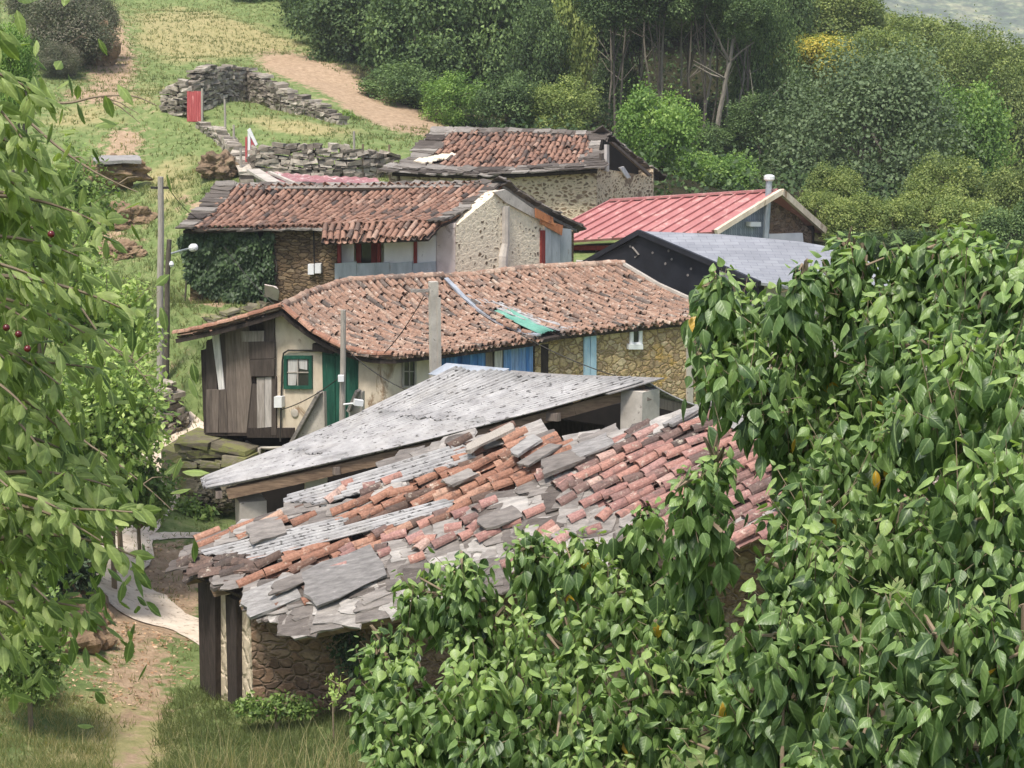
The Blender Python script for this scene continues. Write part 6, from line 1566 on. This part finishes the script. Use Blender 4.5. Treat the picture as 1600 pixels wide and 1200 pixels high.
# ================================================================== grass
def grass(name, label, pts_fn, n, h, w, seed, tilt=.35, dry=.35, blades=3):
    r = np.random.default_rng(seed); p = pts_fn(r, n); n = len(p)
    p = np.repeat(p, blades, 0) + np.c_[r.normal(0, h * .25, (n * blades, 2)), np.zeros(n * blades)]
    p[:, 2] = gz(p[:, 0], p[:, 1]) - .02; m = len(p)
    ax = nrm(np.c_[r.normal(0, tilt, (m, 2)), np.ones(m)]); up = nrm(np.c_[r.normal(0, 1, (m, 2)), np.full(m, .3)])
    L = h * r.uniform(.5, 1.3, m)
    patch = .5 + .5 * np.sin(p[:, 0] * .9 + 2 * np.sin(p[:, 1] * .31)) * np.cos(p[:, 1] * .5)
    Lv = Leaves(); Lv.add(T_BLADE, p, ax, up, L, w * r.uniform(.7, 1.4, m), np.clip(r.normal(dry, .2, m) + .3 * (patch - .5), 0, 1))
    return setp(Lv.build(name, m_grass, None, p[0]), label, 'grass', None, 'stuff')
def ground_field(x0, x1, y0, y1, excl=(), incl=None, keep=None):
    def f(r, n):
        q = np.c_[r.uniform(x0, x1, n), r.uniform(y0, y1, n)]; q = np.c_[q, gz(q[:, 0], q[:, 1])]; s = proj(q)
        k = (s[:, 0] > -60) & (s[:, 0] < 1660) & (s[:, 1] > -60) & (s[:, 1] < 1260)
        for e in excl: k &= ~inpoly(s, e)
        if incl is not None:
            ki = np.zeros(len(q), bool)
            for e in incl: ki |= inpoly(s, e)
            k &= ki
        return q[k]
    return f
PATHPX = [(140, 880), (185, 880), (240, 935), (330, 965), (330, 1015), (220, 990), (150, 940)]
grass('grass', 'long green grass in front of the barn wall', ground_field(-9, 1, 20, 26.5, [PATHPX], [(160, 1110), (300, 1060), (420, 1075), (700, 1090), (700, 1260), (220, 1260)] and [[(255, 1100), (300, 1070), (420, 1075), (700, 1090), (700, 1260), (240, 1260), (240, 1170)]]), 12000, .2, .012, 1, .5, .25, 4)
grass('dry_grass', 'straw coloured dry grass in the bottom left foreground', ground_field(-10, -2, 18, 25, [], [[(-20, 1080), (120, 1080), (180, 1130), (170, 1260), (-20, 1260)]]), 8000, .2, .011, 2, .5, .5, 4)
grass('verge_grass', 'sparse short grass beside the pale path', ground_field(-16, -1, 24, 42, [PATHPX]), 5200, .13, .014, 3, .6, .35, 4)
grass('slope_grass', 'rough grass over the slope behind the poles', ground_field(-24, -2, 42, 60), 15000, .2, .022, 4, .5, .3, 4)
grass('meadow_grass', 'meadow grass over the upper hillside', ground_field(-42, 6, 60, 128, [[(390, 90), (470, 85), (600, 150), (690, 195), (600, 200), (480, 150)]]), 30000, .17, .04, 5, .5, .4, 3)
def litter(r, n):
    q = np.c_[r.uniform(-14, -1, n), r.uniform(22, 40, n)]; q = np.c_[q, gz(q[:, 0], q[:, 1]) + .015]; s = proj(q)
    return q[inpoly(s, [(90, 1010), (160, 960), (300, 1000), (300, 1060), (200, 1110), (90, 1090)]) | inpoly(s, [(195, 850), (290, 850), (290, 960), (215, 930)])]
rl = np.random.default_rng(66); lp = litter(rl, 16000); m_ = len(lp); Lv = Leaves(); L_ = rl.uniform(.04, .1, m_)
Lv.add(T_SMALL, lp, nrm(np.c_[rl.normal(0, 1, (m_, 2)), rl.normal(0, .25, m_)]), nrm(np.c_[rl.normal(0, .4, (m_, 2)), np.ones(m_)]), L_, L_, np.clip(rl.normal(.5, .3, m_), 0, 1))
m_litter = leaf_mat('dead_leaf', [(0, (116, 88, 64)), (.5, (176, 140, 108)), (1, (214, 188, 156))], .9, .1, .1, None, 0)
setp(Lv.build('fallen_leaves', m_litter, None, lp[0]), 'dry fallen leaves scattered over the bare ground by the path', 'leaves', None, 'stuff')
grass('tall_stalks', 'tall dry seed stalks by the barn at the bottom', ground_field(-4.5, -1.6, 19.5, 22), 260, .75, .01, 6, .25, .8, 2)
# ================================================================== light and air
HAZE = .0004
SUN_EL, SUN_AZ = 64, 205        # azimuth clockwise from +Y: the light comes from behind the camera, a little to its left
w = bpy.data.worlds.new('World'); sc.world = w; w.use_nodes = True
nt = w.node_tree; bg = nt.nodes['Background']; sk = nt.nodes.new('ShaderNodeTexSky')
sk.sky_type = 'NISHITA'; sk.sun_disc = False; sk.sun_elevation = R(SUN_EL); sk.sun_rotation = R(SUN_AZ); sk.dust_density = 3.0; sk.air_density = 1.0; sk.ozone_density = 1.0
nt.links.new(sk.outputs[0], bg.inputs[0]); bg.inputs[1].default_value = .112
sun = bpy.data.objects.new('sun', bpy.data.lights.new('sun', 'SUN')); col.objects.link(sun)
sun.data.energy = 2.5; sun.data.angle = R(10); sun.data.color = (1, .95, .88)
az = R(SUN_AZ); sdir = Vector((math.sin(az) * math.cos(R(SUN_EL)), math.cos(az) * math.cos(R(SUN_EL)), math.sin(R(SUN_EL))))
sun.rotation_euler = sdir.to_track_quat('Z', 'Y').to_euler()
sc.view_settings.view_transform = 'Standard'; sc.view_settings.look = 'None'; sc.view_settings.gamma = 1; sc.view_settings.exposure = .97
sc.render.engine = 'CYCLES'
hz = MB(); hz.hexa([(-7000, -120, -60), (7000, -120, -60), (7000, 7000, -60), (-7000, 7000, -60), (-7000, -120, 430), (7000, -120, 430), (7000, 7000, 430), (-7000, 7000, 430)])
hm = bpy.data.materials.new('haze_air'); hm.use_nodes = True; hm.node_tree.nodes.clear(); ho = hm.node_tree.nodes.new('ShaderNodeOutputMaterial'); hv = hm.node_tree.nodes.new('ShaderNodeVolumePrincipled')
hv.inputs['Color'].default_value = (.93, .97, 1, 1); hv.inputs['Density'].default_value = HAZE; hm.node_tree.links.new(hv.outputs[0], ho.inputs['Volume'])
setp(hz.build('haze', hm), kind='stuff')
sc.cycles.max_bounces = 6; sc.cycles.diffuse_bounces = 3; sc.cycles.glossy_bounces = 2; sc.cycles.transmission_bounces = 4; sc.cycles.transparent_max_bounces = 4; sc.cycles.volume_bounces = 0
